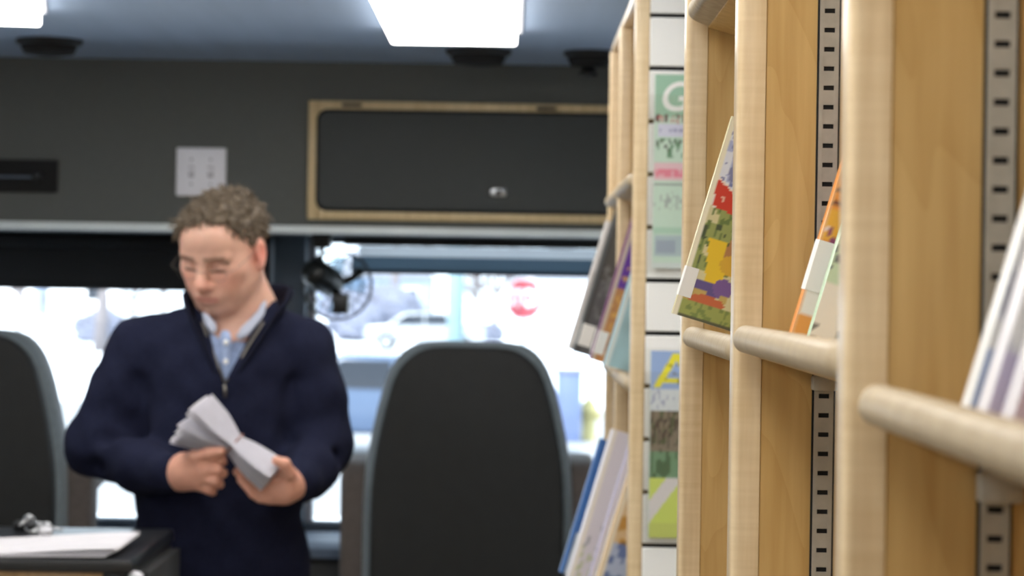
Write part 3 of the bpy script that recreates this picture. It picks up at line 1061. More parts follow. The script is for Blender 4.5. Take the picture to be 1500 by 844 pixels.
def mag2(u, v):
    u = u * 3.0
    img = C3(u.shape, (150, 176, 220))
    n = vnoise(u, v, 16, 3); n2 = vnoise(u, v, 40, 4)
    put(img, (v < .80), (216, 222, 226))
    put(img, (v < .80) & (v > .66) & (n2 > .72), (170, 176, 200))
    put(img, (v < .68) & (v > .42), (128, 118, 106))
    put(img, (v < .68) & (v > .50) & (n > .5), (70, 86, 62))
    put(img, (v < .68) & (v > .44) & (n2 > .66), (70, 62, 60))
    put(img, (v < .46) & (v > .30), (110, 150, 120))
    put(img, (v < .46) & (v > .30) & (n > .5), (62, 100, 74))
    put(img, v < .32, (206, 220, 110))
    w_ = abs((v - .20) - (u - .2) * .35)
    put(img, (w_ < .06) & (v < .32), (222, 216, 218))
    put(img, (v < .08), (196, 206, 110))
    # tall yellow capital A
    cu, hw = .54, .48
    t = (v - .80) / .19
    A = (t > 0) & (t < 1) & (abs(u - cu) < .06 + hw * (1 - t) * .9)
    put(img, A, (236, 226, 60))
    put(img, A & (abs(u - cu) < hw * (1 - t) * .9 - .10) & (t > .28), (150, 176, 220))
    put(img, A & (abs(u - cu) < hw * (1 - t) * .9 - .10) & (t < .14), (150, 176, 220))
    put(img, (n2 > .78) & (v > .80) & (v < .93) & A, (90, 80, 40))
    put(img, u < .03, (206, 220, 214))
    return img
ym = Y4 - .020
for (pt, pbm, fn, lbl, hl) in ((109, 393, mag1, 'pale green magazine with a white letter G in the upper clear pocket', 'upper clear acrylic pocket on the slatwall, holding the green magazine'),
                               (514, 788, mag2, 'magazine with a large yellow letter A in the lower clear pocket', 'lower clear acrylic pocket on the slatwall, holding the yellow-lettered magazine')):
    p0 = W(957, pbm, ym); p1 = W(957, pt, ym)
    x0 = W(957, 250, ym).x
    h = p1.z - p0.z
    w_ = XR - .012 - x0
    mg = thing('magazine', (x0, ym, p0.z), lbl, 'magazine', 'magazines on the slatwall')
    grid_print('cover', fn, lambda u, v: (u * w_, 0, v * h), 90, 120, 'gloss_print', mg)
    box('pages', (.001, .0006, .001), (w_ - .001, .0034, h - .001), 'paper', mg, 0, local=True)
    if fn is mag1:
        cu_ = bpy.data.curves.new('title_letter', 'FONT')
        cu_.body = 'G'
        cu_.size = .060
        cu_.offset = .0009
        cu_.shear = .2
        cu_.extrude = .0003
        tmp = bpy.data.objects.new('tmp', cu_)
        COL.objects.link(tmp)
        dg = bpy.context.evaluated_depsgraph_get()
        me = bpy.data.meshes.new_from_object(tmp.evaluated_get(dg))
        bpy.data.objects.remove(tmp)
        me.transform(Matrix.Translation((.006, -.0006, h - .052)) @ Matrix.Rotation(R(90), 4, 'X'))
        link('title_letter', me, 'label_white', mg)
    hd = thing('magazine_pocket', (x0, ym, p0.z - .006), hl, 'magazine pocket', 'clear pockets on the slatwall')
    e = .004
    xl, xr_ = x0 - .009, XR - .008
    box('front_sheet', (xl, ym - .010, p0.z - .006), (xr_, ym - .008, p1.z - .03), 'acrylic', hd, 0)
    box('back_sheet', (xl, ym + .0042, p0.z - .006), (xr_, ym + .0058, p1.z + .004), 'acrylic', hd, 0)
    box('bottom_ledge', (xl, ym - .010, p0.z - .010), (xr_, ym + .0058, p0.z - .006), 'acrylic', hd, 0)
    box('side_wall', (xl - .002, ym - .010, p0.z - .010), (xl, ym + .0058, p1.z - .03), 'acrylic', hd, 0)

# ------------------------------------------------------------------ desk
DZ = W(255, 775, 4.2).z
DX = W(255, 775, 4.2).x
dk = thing('service_desk', (-1.2, 3.95, 0), 'service desk with a black top and pale wood front in the lower left', 'desk')
yF, yBk = 3.72, 4.20
tp = box('desk_top', (XL + .02, yF, DZ - .022), (DX, yBk, DZ), 'desk_black', dk, .004)
box('edge_strip', (XL + .02, yF - .004, DZ - .020), (DX + .004, yF, DZ - .004), 'black_plastic', tp, .001)
box('front_panel', (XL + .02, yF + .012, .06), (DX - .045, yF + .03, DZ - .022), 'desk_wood', dk, .002)
box('corner_post', (DX - .045, yF + .008, 0), (DX - .012, yF + .045, DZ - .022), 'black_plastic', dk, .003)
box('side_rail', (DX - .022, yF + .04, DZ - .05), (DX - .004, yBk - .005, DZ - .024), 'black_plastic', dk, .002)
box('side_panel', (DX - .012, yF + .13, .02), (DX + .012, yBk - .003, DZ - .034), 'desk_side', dk, .003)
kp = W(197, 842, yF + .02)
obj('bumper', lathe_bm([(.001, -.014), (.008, -.012), (.011, -.005), (.011, .004), (.006, .012)], (kp.x, yF + .03, kp.z - .006), 'X', 16), 'white_plastic', dk, True)

# newspaper on the desk
def news(u, v):
    img = C3(u.shape, (226, 222, 226))
    n = vnoise(u, v, 40, 3); n2 = vnoise(u, v, 8, 5)
    ln = (np.sin(v * 120) > .2) & (n > .35)
    put(img, ln & (u > .66) & (v > .1) & (v < .9), (206, 204, 210))
    ph = (u > .50) & (u < .66) & (v > .30) & (v < .86)
    put(img, ph, (96, 112, 126))
    put(img, ph & (n2 > .5), (62, 78, 84))
    put(img, ph & (n > .66), (168, 172, 190))
    return img
nw = thing('newspaper', (-1.0, 3.9, DZ), 'curling printed newspaper lying on the black desk top', 'newspaper')
def npos(u, v):
    x = -1.42 + (DX - .022 + 1.42) * u
    y = yF + .004 + .22 * v + .01 * u
    z = DZ + .006 + .008 * math.exp(-((u - .15) / .35) ** 2) + .010 * math.exp(-((u - 1.02) / .22) ** 2) - .006 * math.exp(-((u - .62) / .2) ** 2) + .004 * v
    return Vector((x, y, z)) - Vector(nw.location)
grid_print('top_sheet', news, npos, 90, 50, 'matte_print', nw)
for k in range(4):
    def lower(u, v, k=k):
        p = npos(u, v)
        f = 1 - (k + 1) / 5
        zb_ = DZ - nw.location.z + .0008
        return Vector((p.x - .006 * k, p.y - .004 * k * (1 - v), zb_ + (p.z - zb_) * f))
    us = [i / 24 for i in range(25)]
    bm = bmesh.new()
    g = [[bm.verts.new(lower(u, v)) for v in (0, .25, .5, .75, 1)] for u in us]
    for i in range(24):
        for j in range(4):
            bm.faces.new((g[i][j], g[i + 1][j], g[i + 1][j + 1], g[i][j + 1]))
    obj('under_sheet', bm, 'paper', nw, True, local=True)

# keys on the desk behind the newspaper
c = W(52, 778, 4.12)
ky = thing('key_bunch', (c.x, 4.12, DZ), 'small bunch of shiny keys behind the newspaper on the desk', 'keys')
pts = [Vector((c.x + .018 * math.cos(t), 4.12 + .018 * math.sin(t), DZ + .008 + .006 * math.sin(t))) for t in np.linspace(0, 2 * math.pi, 25)]
obj('key_ring', tube_bm(pts, .0016, 6, cap=False), 'metal_silver', ky, True)
def key(px0, py0, px1, py1, yk):
    a_, b_ = W(px0, py0, yk), W(px1, py1, yk - .02)
    k_ = cyl_along(a_, a_ + Vector((0, .004, .001)), [(.004, 0), (.011, .1), (.011, .9), (.004, 1)], 18)
    tube_bm([a_, (a_ + b_) / 2 + Vector((0, 0, .002)), b_], [.0036, .003, .002], 6, k_)
    obj('key', k_, 'metal_silver', ky, True)
key(42, 763, 28, 770, 4.10)
key(68, 774, 92, 777, 4.08)
key(60, 776, 44, 780, 4.12)
fob = W(66, 774, 4.06)
box('key_fob', (fob.x - .010, 4.05, DZ), (fob.x + .012, 4.075, DZ + .014), 'white_plastic', ky, .004)
fob = W(36, 768, 4.13)
box('key_fob', (fob.x - .020, 4.12, DZ), (fob.x + .020, 4.15, DZ + .018), 'black_plastic', ky, .006)

# ------------------------------------------------------------------ signed-distance modelling for the figure
class Field:
    def __init__(self, lo, hi, h):
        self.lo = np.array(lo, np.float32); self.h = h
        self.n = np.ceil((np.array(hi) - np.array(lo)) / h).astype(int) + 1
        self.a = np.full(tuple(self.n), .2, np.float32)
        self.ax = [self.lo[i] + h * np.arange(self.n[i], dtype=np.float32) for i in range(3)]
    def _sub(self, lo, hi):
        i0 = np.clip(np.floor((np.array(lo) - self.lo) / self.h).astype(int), 0, self.n)
        i1 = np.clip(np.ceil((np.array(hi) - self.lo) / self.h).astype(int) + 1, 0, self.n)
        sl = tuple(slice(a, b) for a, b in zip(i0, i1))
        P = (self.ax[0][sl[0]][:, None, None], self.ax[1][sl[1]][None, :, None], self.ax[2][sl[2]][None, None, :])
        return sl, P
    def _mix(self, sl, d, k, op):
        a = self.a[sl]
        if a.size == 0: return
        if op == 'add':
            hh = np.maximum(k - np.abs(a - d), 0) / k
            self.a[sl] = np.minimum(a, d) - hh * hh * k * .25
        else:
            hh = np.maximum(k - np.abs(a + d), 0) / k
            self.a[sl] = np.maximum(a, -d) + hh * hh * k * .25
    def cap(self, a, b, ra, rb=None, k=.01, op='add', m=.04):
        rb = ra if rb is None else rb
        a, b = np.array(a, np.float32), np.array(b, np.float32)
        r_ = max(ra, rb) + m
        sl, P = self._sub(np.minimum(a, b) - r_, np.maximum(a, b) + r_)
        ba = b - a
        pa = [P[i] - a[i] for i in range(3)]
        t = np.clip((pa[0] * ba[0] + pa[1] * ba[1] + pa[2] * ba[2]) / max(float(ba @ ba), 1e-9), 0, 1)
        d_ = np.sqrt(sum((pa[i] - t * ba[i]) ** 2 for i in range(3))) - (ra + (rb - ra) * t)
        self._mix(sl, d_, k, op)
    def ell(self, c, r_, Rm=None, k=.01, op='add', m=.04):
        c = np.array(c, np.float32); r_ = np.array(r_, np.float32)
        if Rm is not None:
            r_ = r_ * HS
        e = float(r_.max()) + m
        if Rm is None:
            sl, P = self._sub(c - r_ - m, c + r_ + m)
        else:
            sl, P = self._sub(c - e, c + e)
        q = [P[i] - c[i] for i in range(3)]
        if Rm is not None:
            q = [Rm[i][0] * q[0] + Rm[i][1] * q[1] + Rm[i][2] * q[2] for i in range(3)]
        k0 = np.sqrt(sum((q[i] / r_[i]) ** 2 for i in range(3)))
        k1 = np.sqrt(sum((q[i] / r_[i] ** 2) ** 2 for i in range(3))) + 1e-9
        self._mix(sl, k0 * (k0 - 1) / k1, k, op)
    def mesh(self):
        A = self.a
        ins = A < 0
        c8 = [ins[i:ins.shape[0] - 1 + i, j:ins.shape[1] - 1 + j, k:ins.shape[2] - 1 + k] for i in (0, 1) for j in (0, 1) for k in (0, 1)]
        cnt = sum(c.astype(np.int8) for c in c8)
        act = (cnt > 0) & (cnt < 8)
        idx = np.argwhere(act)
        vid = np.full(act.shape, -1, np.int64)
        vid[act] = np.arange(len(idx))
        off = np.array([(i, j, k) for i in (0, 1) for j in (0, 1) for k in (0, 1)])
        val = np.stack([A[tuple((idx + o).T)] for o in off], 1)
        pos = np.zeros((len(idx), 3)); num = np.zeros(len(idx))
        for e0 in range(8):
            for e1 in range(e0 + 1, 8):
                if np.abs(off[e0] - off[e1]).sum() != 1: continue
                a, b = val[:, e0], val[:, e1]
                cr = (a < 0) != (b < 0)
                t = np.where(cr, a / np.where(cr, a - b, 1), 0)
                pos += cr[:, None] * (off[e0] + t[:, None] * (off[e1] - off[e0]))
                num += cr
        V = self.lo + self.h * (idx + pos / num[:, None])
        faces = []
        for ax_ in range(3):
            o1, o2 = [(1, 2), (2, 0), (0, 1)][ax_]
            s0 = [slice(None)] * 3; s1 = [slice(None)] * 3
            s0[ax_] = slice(0, -1); s1[ax_] = slice(1, None)
            chg = ins[tuple(s0)] != ins[tuple(s1)]
            e = np.argwhere(chg)
            ok = (e[:, o1] > 0) & (e[:, o2] > 0) & (e[:, o1] < self.n[o1] - 1) & (e[:, o2] < self.n[o2] - 1)
            e = e[ok]
            d1 = np.zeros(3, int); d1[o1] = 1
            d2 = np.zeros(3, int); d2[o2] = 1
            q = np.stack([vid[tuple((e - d1 - d2).T)], vid[tuple((e - d2).T)], vid[tuple(e.T)], vid[tuple((e - d1).T)]], 1)
            fl = ins[tuple(e.T)]
            q[~fl] = q[~fl][:, ::-1]
            faces.append(q)
        return V, np.concatenate(faces)

def sdf_obj(name, V, Fc, m, parent, origin, colors=None):
    me = bpy.data.meshes.new(name)
    V = V - np.array(origin)
    me.vertices.add(len(V)); me.vertices.foreach_set('co', V.astype(np.float32).ravel())
    me.loops.add(len(Fc) * 4); me.loops.foreach_set('vertex_index', Fc.astype(np.int32).ravel())
    me.polygons.add(len(Fc)); me.polygons.foreach_set('loop_start', np.arange(0, len(Fc) * 4, 4, dtype=np.int32))
    me.update(calc_edges=True)
    me.validate()
    if colors is not None:
        at = me.color_attributes.new('Print', 'FLOAT_COLOR', 'POINT')
        rgba = np.ones((len(V), 4), np.float32); rgba[:, :3] = colors
        at.data.foreach_set('color', rgba.ravel())
    return link(name, me, m, parent, True)

def sines(Fd, waves):
    P = [Fd.ax[0][:, None, None], Fd.ax[1][None, :, None], Fd.ax[2][None, None, :]]
    for amp, kx, ky, kz, ph in waves:
        Fd.a += (amp * np.sin(kx * P[0] + ky * P[1] + kz * P[2] + ph)).astype(np.float32)

# ------------------------------------------------------------------ the man
MY = 4.47
def Pm(px, py, dy=0.0):
    return np.array(W(px, py, MY + dy))
ground = np.array((Pm(320, 700)[0], MY, 0.0))
# head frame
HS = .94
yaw, pit = R(22), R(25)
hf = np.array((-math.sin(yaw) * math.cos(pit), -math.cos(yaw) * math.cos(pit), -math.sin(pit)))
hr = np.array((math.cos(yaw), -math.sin(yaw), 0.0))
hu = np.cross(hf, hr)
roll = R(-3)
hr, hu = hr * math.cos(roll) + hu * math.sin(roll), hu * math.cos(roll) - hr * math.sin(roll)
HR = np.array((hr, hf, hu))
HC = Pm(328, 366, -.05)
def Hd(x, y, z): return HC + (hr * x + hf * y + hu * z) * HS
def head_loc(V): return (V - HC) @ HR.T / HS

shL, elL, wrL = Pm(212, 520, .01), Pm(142, 652, -.02), Pm(258, 694, -.20)
shR, elR, wrR = Pm(437, 518, .01), Pm(467, 652, -.01), Pm(428, 710, -.19)
nb = Pm(352, 474, .02)

B = Field((Pm(90, 700)[0], MY - .32, Pm(300, 800)[2]), (Pm(530, 700)[0], MY + .17, Pm(300, 250)[2]), .0026)
# skull and face
B.ell(Hd(0, -.014, .029), (.074, .094, .078), HR, .01)
B.ell(Hd(0, .030, .000), (.064, .060, .085), HR, .03)
B.ell(Hd(0, .034, -.056), (.053, .054, .048), HR, .025)
for s in (-1, 1):
    B.cap(Hd(s * .056, -.005, -.045), Hd(s * .026, .066, -.090), .016, .015, .03)       # jaw line
    B.ell(Hd(s * .043, .054, -.018), (.024, .026, .022), HR, .025)                        # cheekbone
    B.ell(Hd(s * .030, .060, -.050), (.024, .026, .026), HR, .02)                         # cheek
B.ell(Hd(0, .076, -.092), (.020, .018, .016), HR, .02)                                    # chin
B.ell(Hd(0, .066, .050), (.050, .030, .038), HR, .03)                                     # forehead
for s in (-1, 1):
    B.cap(Hd(s * .010, .089, .021), Hd(s * .044, .078, .022), .0092, .0080, .012)         # brow ridge
    B.ell(Hd(s * .031, .100, .000), (.020, .022, .0145), HR, .010, 'sub')                 # eye socket
    B.ell(Hd(s * .031, .0745, -.001), (.0150, .0130, .0125), HR, .004)                    # lowered lid over the eye
    B.cap(Hd(s * .017, .0865, -.008), Hd(s * .044, .0805, -.007), .0024, .0022, .003)     # lash edge
B.cap(Hd(0, .088, .012), Hd(0, .110, -.026), .0085, .0115, .012)                          # nose
B.ell(Hd(0, .112, -.032), (.0125, .0125, .0115), HR, .008)
for s in (-1, 1):
    B.ell(Hd(s * .0125, .099, -.036), (.0085, .011, .0085), HR, .006)
    B.ell(Hd(s * .006, .106, -.0455), (.0035, .005, .004), HR, .003, 'sub')
B.ell(Hd(0, .088, -.062), (.026, .014, .018), HR, .014)                                   # muzzle
B.ell(Hd(0, .0965, -.0600), (.021, .0075, .0048), HR, .005)
B.ell(Hd(0, .0950, -.0705), (.018, .0080, .0055), HR, .005)
for s in (-1, 1):
    B.cap(Hd(0, .105, -.0650), Hd(s * .024, .092, -.0665), .0022, .0018, .003, 'sub')
    B.ell(Hd(s * .078, -.010, -.004), (.0075, .018, .030), HR, .006)                      # ear
    B.ell(Hd(s * .086, -.004, -.002), (.006, .010, .017), HR, .004, 'sub')
    B.ell(Hd(s * .078, -.002, -.030), (.006, .009, .009), HR, .006)
# neck
B.cap(Hd(0, -.026, -.045), nb + (0, 0, .02), .054, .060, .03)
B.cap(Hd(.0, .004, -.085), Pm(340, 492, -.015), .034, .044, .02)
B.cap(nb, Pm(330, 560, 0), .07, .10, .05)
# trunk and arms inside the clothes
B.ell(Pm(326, 600, 0), (.125, .07, .14), None, .05)
B.cap(Pm(326, 560, 0), shL, .06, .045, .04); B.cap(Pm(326, 560, 0), shR, .06, .045, .04)
B.cap(shL, elL, .040, .028, .02); B.cap(elL, wrL, .028, .026, .02)
B.cap(shR, elR, .040, .028, .02); B.cap(elR, wrR, .028, .026, .02)
def chain(pts, rads, k0=.012, k=.004):
    pts = [Pm(*p) for p in pts]
    for i in range(len(pts) - 1):
        B.cap(pts[i], pts[i + 1], rads[i], rads[i + 1], k0 if i == 0 else k)
# his right hand (left in the photo): back of the hand to the camera, pinching the bundle
B.cap(wrL, Pm(272, 691, -.215), .026, .027, .02)
B.cap(Pm(270, 680, -.215), Pm(296, 677, -.235), .020, .018, .015)
B.cap(Pm(270, 692, -.215), Pm(298, 691, -.235), .021, .018, .015)
B.cap(Pm(270, 703, -.21), Pm(294, 706, -.225), .019, .016, .015)
chain([(297, 675, -.237), (313, 671, -.246), (324, 672, -.238), (327, 677, -.222)], [.0112, .0102, .0092, .008], .006, .003)
chain([(300, 689, -.240), (318, 688, -.246), (326, 693, -.230), (319, 697, -.214)], [.0115, .0104, .0094, .008], .004, .002)
chain([(298, 702, -.235), (314, 704, -.241), (321, 709, -.224), (313, 711, -.208)], [.0110, .0100, .0090, .008], .004, .002)
chain([(292, 712, -.224), (305, 717, -.230), (311, 720, -.215), (304, 719, -.202)], [.0100, .0090, .0080, .007], .004, .002)
chain([(268, 678, -.222), (286, 668, -.246), (305, 664, -.258), (324, 661, -.262)], [.0150, .0125, .0105, .0085], .010, .004)
# his left hand (right in the photo): cradling the lower end of the bundle
B.cap(wrR, Pm(415, 712, -.205), .026, .027, .02)
B.cap(Pm(418, 704, -.205), Pm(392, 702, -.200), .019, .017, .015)
B.cap(Pm(418, 714, -.210), Pm(392, 714, -.208), .021, .018, .015)
B.cap(Pm(416, 724, -.208), Pm(396, 727, -.208), .018, .015, .015)
chain([(394, 700, -.200), (376, 692, -.196), (362, 687, -.200), (352, 684, -.206)], [.0112, .0102, .0092, .008], .006, .003)
chain([(391, 711, -.210), (370, 704, -.210), (355, 697, -.214), (347, 691, -.218)], [.0115, .0104, .0094, .008], .004, .002)
chain([(392, 722, -.213), (373, 718, -.216), (360, 710, -.220), (353, 703, -.222)], [.0110, .0100, .0090, .008], .004, .002)
chain([(396, 731, -.212), (381, 730, -.216), (370, 724, -.220), (364, 717, -.222)], [.0100, .0090, .0080, .007], .004, .002)
chain([(422, 708, -.208), (424, 693, -.236), (417, 680, -.250), (405, 675, -.256)], [.0150, .0125, .0108, .0088], .010, .004)
V, Fc = B.mesh()
hl = head_loc(V)
x_, y_, z_ = np.abs(hl[:, 0]), hl[:, 1], hl[:, 2]
xs = hl[:, 0]
is_head = (np.linalg.norm(hl, axis=1) < .17)
nz_ = .5 + .25 * np.sin(V[:, 0] * 190 + 3 * np.sin(V[:, 2] * 130)) * np.sin(V[:, 2] * 210 + V[:, 1] * 160)
skin = lin((218, 171, 150))[None, :] * (0.94 + .10 * nz_)[:, None]
def blend(mask, rgb, w=1.0):
    global skin
    mm = (np.clip(mask, 0, 1) * w)[:, None]
    skin = skin * (1 - mm) + lin(rgb)[None, :] * mm
def gauss(cx, cy, cz, r_): return np.exp(-(((x_ - cx) ** 2 + (y_ - cy) ** 2 + (z_ - cz) ** 2) / r_ ** 2)) * is_head
blend(gauss(0, .112, -.034, .020), (226, 140, 120), .55)
blend(gauss(.044, .075, -.030, .026), (230, 152, 132), .5)
blend(gauss(.080, -.008, -.005, .030), (232, 136, 122), .7)
blend(is_head * (y_ > .088) * (x_ < .024) * np.clip(1 - np.abs(z_ + .0655) / .011, 0, 1), (200, 118, 108), .75)
blend(is_head * np.clip((-z_ - .055) / .03, 0, 1) * (y_ > -.01) * (np.abs(z_ + .066) > .009), (196, 152, 134), .35)
blend(is_head * (y_ > .06) * (x_ > .014) * (x_ < .047) * np.clip(1.2 - np.abs(z_ + .0078) / .0036, 0, 1), (60, 42, 38), .9)
blend(is_head * (y_ > .055) * (x_ > .010) * (x_ < .050) * np.clip(1 - np.abs(z_ - .0225 + .06 * np.maximum(x_ - .034, 0)) / .0065, 0, 1), (112, 86, 66), .85)
hands = (~is_head) & (V[:, 2] < Pm(300, 640)[2])
skin[hands] = skin[hands] * np.array((1.06, .92, .88))
man = sdf_obj('person', V, Fc, 'skin', None, ground, skin)
man.location = ground
tag(man, 'man in a navy quarter-zip sweater looking down at a banded bundle of papers', 'person')

# sweater
SW = Field((Pm(75, 700)[0], MY - .31, Pm(300, 850)[2]), (Pm(540, 700)[0], MY + .20, Pm(300, 400)[2]), .0046)
SW.ell(Pm(326, 575, 0), (.172, .112, .170), None, .04)
SW.ell(Pm(322, 700, -.01), (.165, .128, .19), None, .06)
SW.cap(Pm(268, 830, 0), Pm(372, 830, 0), .11, .11, .05)
SW.cap(Pm(318, 760, -.02), Pm(318, 860, -.02), .115, .11, .05)
SW.cap(Pm(352, 470, .03), Pm(335, 540, .01), .072, .11, .05)
SW.cap(Pm(338, 508, .025), shL, .072, .070, .05); SW.cap(Pm(352, 505, .025), shR, .072, .066, .05)
SW.cap(shL, Pm(180, 585, -.005), .070, .066, .03); SW.cap(Pm(180, 585, -.005), elL, .066, .057, .03)
SW.cap(elL, Pm(205, 684, -.12), .058, .047, .03); SW.cap(Pm(205, 684, -.12), Pm(246, 692, -.185), .047, .037, .02)
SW.cap(Pm(243, 692, -.18), Pm(252, 693, -.193), .0385, .0375, .006)
SW.cap(shR, Pm(456, 585, 0), .068, .064, .03); SW.cap(Pm(456, 585, 0), elR, .064, .060, .03)
SW.cap(elR, Pm(454, 690, -.10), .060, .048, .03); SW.cap(Pm(454, 690, -.10), Pm(438, 706, -.165), .048, .038, .02)
SW.cap(Pm(440, 705, -.16), Pm(434, 708, -.175), .0390, .0380, .006)
# creases where the sleeves fold
for a_, b_ in (((165, 600, -.09), (205, 640, -.07)), ((150, 640, -.10), (205, 655, -.09)), ((128, 690, -.085), (190, 668, -.115)), ((200, 560, -.08), (214, 640, -.07)),
               ((445, 590, -.09), (425, 640, -.08)), ((486, 672, -.08), (448, 680, -.125)), ((430, 560, -.07), (424, 620, -.085))):
    SW.cap(Pm(*a_), Pm(*b_), .011, .006, .026, 'sub')
sines(SW, [(.0012, 60, 35, 40, .3), (.0009, -45, 70, 62, 1.2), (.0008, 95, -30, 85, 2.2), (.0006, 20, 110, -95, .7)])
# cut the neck opening: a V between two lines
vb, vl, vr = Pm(329, 566, -.1), Pm(293, 455, -.1), Pm(392, 430, -.1)
Pg = [SW.ax[0][:, None, None], SW.ax[1][None, :, None], SW.ax[2][None, None, :]]
def halfp(p, q, sgn):
    t = (q - p)[[0, 2]]; n_ = np.array((t[1], -t[0])) / np.linalg.norm(t) * sgn
    return (Pg[0] - p[0]) * n_[0] + (Pg[2] - p[2]) * n_[1]
vd = np.maximum(np.maximum(halfp(vb, vl, -1), halfp(vb, vr, 1)), Pg[1] - (MY - .035)).astype(np.float32)
SW.a = np.maximum(SW.a, -vd)
# neck hole
SW.cap(Pm(344, 470, 0), Hd(0, -.02, -.06), .060, .075, .004, 'sub')
V, Fc = SW.mesh()
sweater = sdf_obj('sweater', V, Fc, 'sweater_knit', man, ground)

# shirt under it
SH = Field((Pm(230, 700)[0], MY - .14, Pm(300, 640)[2]), (Pm(430, 700)[0], MY + .12, Pm(300, 400)[2]), .0035)
SH.ell(Pm(328, 570, .008), (.140, .098, .150), None, .03)
SH.cap(Pm(350, 478, .02), Pm(333, 540, .005), .064, .095, .04)
SH.cap(Pm(344, 462, 0), Hd(0, -.02, -.06), .056, .075, .004, 'sub')
sines(SH, [(.0012, 120, 35, 60, .3), (.001, -85, 70, 112, 1.2)])
V, Fc = SH.mesh()
shirt = sdf_obj('shirt', V, Fc, 'shirt_blue', man, ground)

def strip(name, rows, m, parent, th_=.004, flip=False):
    """ribbon through rows of points, thickened"""
    bm = bmesh.new()
    g_ = [[bm.verts.new(Vector(p) - Vector(ground)) for p in r_] for r_ in rows]
    for i in range(len(rows) - 1):
        for j_ in range(len(rows[0]) - 1):
            bm.faces.new((g_[i][j_], g_[i + 1][j_], g_[i + 1][j_ + 1], g_[i][j_ + 1]))
    bmesh.ops.recalc_face_normals(bm, faces=bm.faces)
    bmesh.ops.solidify(bm, geom=list(bm.faces), thickness=th_)
    bmesh.ops.subdivide_edges(bm, edges=list(bm.edges), cuts=1, use_grid_fill=True, smooth=.6)
    return obj(name, bm, m, parent, True, local=True)

# stand-up zip collar: down the left edge of the V, round the neck, down the right edge
def crow(px, py, dy, w_, out, lift=1.0):
    p = Pm(px, py, dy)
    o_ = np.array(out, float); o_ /= np.linalg.norm(o_)
    return [p - o_ * w_ * .0 - np.array((0, 0, w_ * .15)), p + o_ * w_ * .45 + np.array((0, 0, w_ * .35 * lift)), p + o_ * w_ * .75 + np.array((0, 0, w_ * .9 * lift))]
rows = [crow(329, 566, -.112, .008, (-1, -.6, 0), .2), crow(318, 536, -.110, .016, (-1, -.5, 0), .3), crow(306, 502, -.100, .022, (-1, -.5, 0), .4),
        crow(294, 474, -.082, .028, (-1, -.4, .2), .7), crow(290, 458, -.050, .034, (-.5, -.1, 0), 1), crow(296, 450, .0, .036, (-.35, .1, 0), 1.05), crow(316, 444, .05, .036, (-.2, .4, 0), 1.1),
        crow(350, 440, .082, .036, (0, .5, 0), 1.1), crow(384, 442, .055, .036, (.2, .4, 0), 1.1), crow(402, 448, .005, .038, (.3, .1, 0), 1.1), crow(402, 458, -.045, .036, (.5, -.2, 0), 1.0),
        crow(388, 476, -.078, .030, (1, -.4, .2), .7), crow(368, 505, -.098, .022, (1, -.5, 0), .4), crow(346, 540, -.110, .016, (1, -.5, 0), .3), crow(329, 566, -.112, .008, (1, -.6, 0), .2)]
strip('collar', rows, 'sweater_rib', sweater, .006)
obj('zip_pull', tube_bm([Vector(Pm(329, 562, -.120)) - Vector(ground), Vector(Pm(330, 572, -.124)) - Vector(ground), Vector(Pm(330, 582, -.124)) - Vector(ground)], [.002, .0035, .003], 8), 'zip_metal', sweater, True, local=True)
for side, pts in (('l', ((329, 560), (318, 532), (306, 500), (296, 472))), ('r', ((331, 560), (348, 534), (368, 500), (386, 472)))):
    obj('zip_tape', tube_bm([Vector(Pm(px, py, -.118 + .012 * i)) - Vector(ground) for i, (px, py) in enumerate(pts)], .0022, 6), 'zip_metal', sweater, True, local=True)
# shirt collar flaps and placket
strip('shirt_collar', [[Pm(298, 456, -.068), Pm(297, 464, -.076), Pm(299, 472, -.084)], [Pm(303, 460, -.082), Pm(304, 470, -.090), Pm(305, 481, -.095)],
                       [Pm(309, 466, -.088), Pm(310, 476, -.094), Pm(310, 488, -.099)], [Pm(317, 476, -.091), Pm(317, 481, -.094), Pm(316, 486, -.097)]], 'shirt_pale', shirt, .003)
strip('shirt_collar', [[Pm(389, 440, -.042), Pm(389, 450, -.055), Pm(387, 460, -.068)], [Pm(379, 454, -.066), Pm(377, 465, -.077), Pm(372, 480, -.087)],
                       [Pm(366, 468, -.080), Pm(362, 480, -.089), Pm(355, 497, -.098)], [Pm(353, 480, -.087), Pm(350, 486, -.092), Pm(346, 492, -.096)]], 'shirt_pale', shirt, .003)
strip('placket', [[Pm(324, 486, -.094), Pm(336, 486, -.094)], [Pm(324, 510, -.100), Pm(337, 510, -.100)], [Pm(325, 535, -.102), Pm(336, 535, -.102)], [Pm(326, 562, -.102), Pm(334, 562, -.102)]], 'shirt_blue', shirt, .003)
for py in (502, 530):
    obj('button', lathe_bm([(.001, .001), (.005, .0), (.005, -.002), (.001, -.003)], Vector(Pm(331, py, -.104)) - Vector(ground), 'Y', 14), 'label_white', shirt, True, local=True)

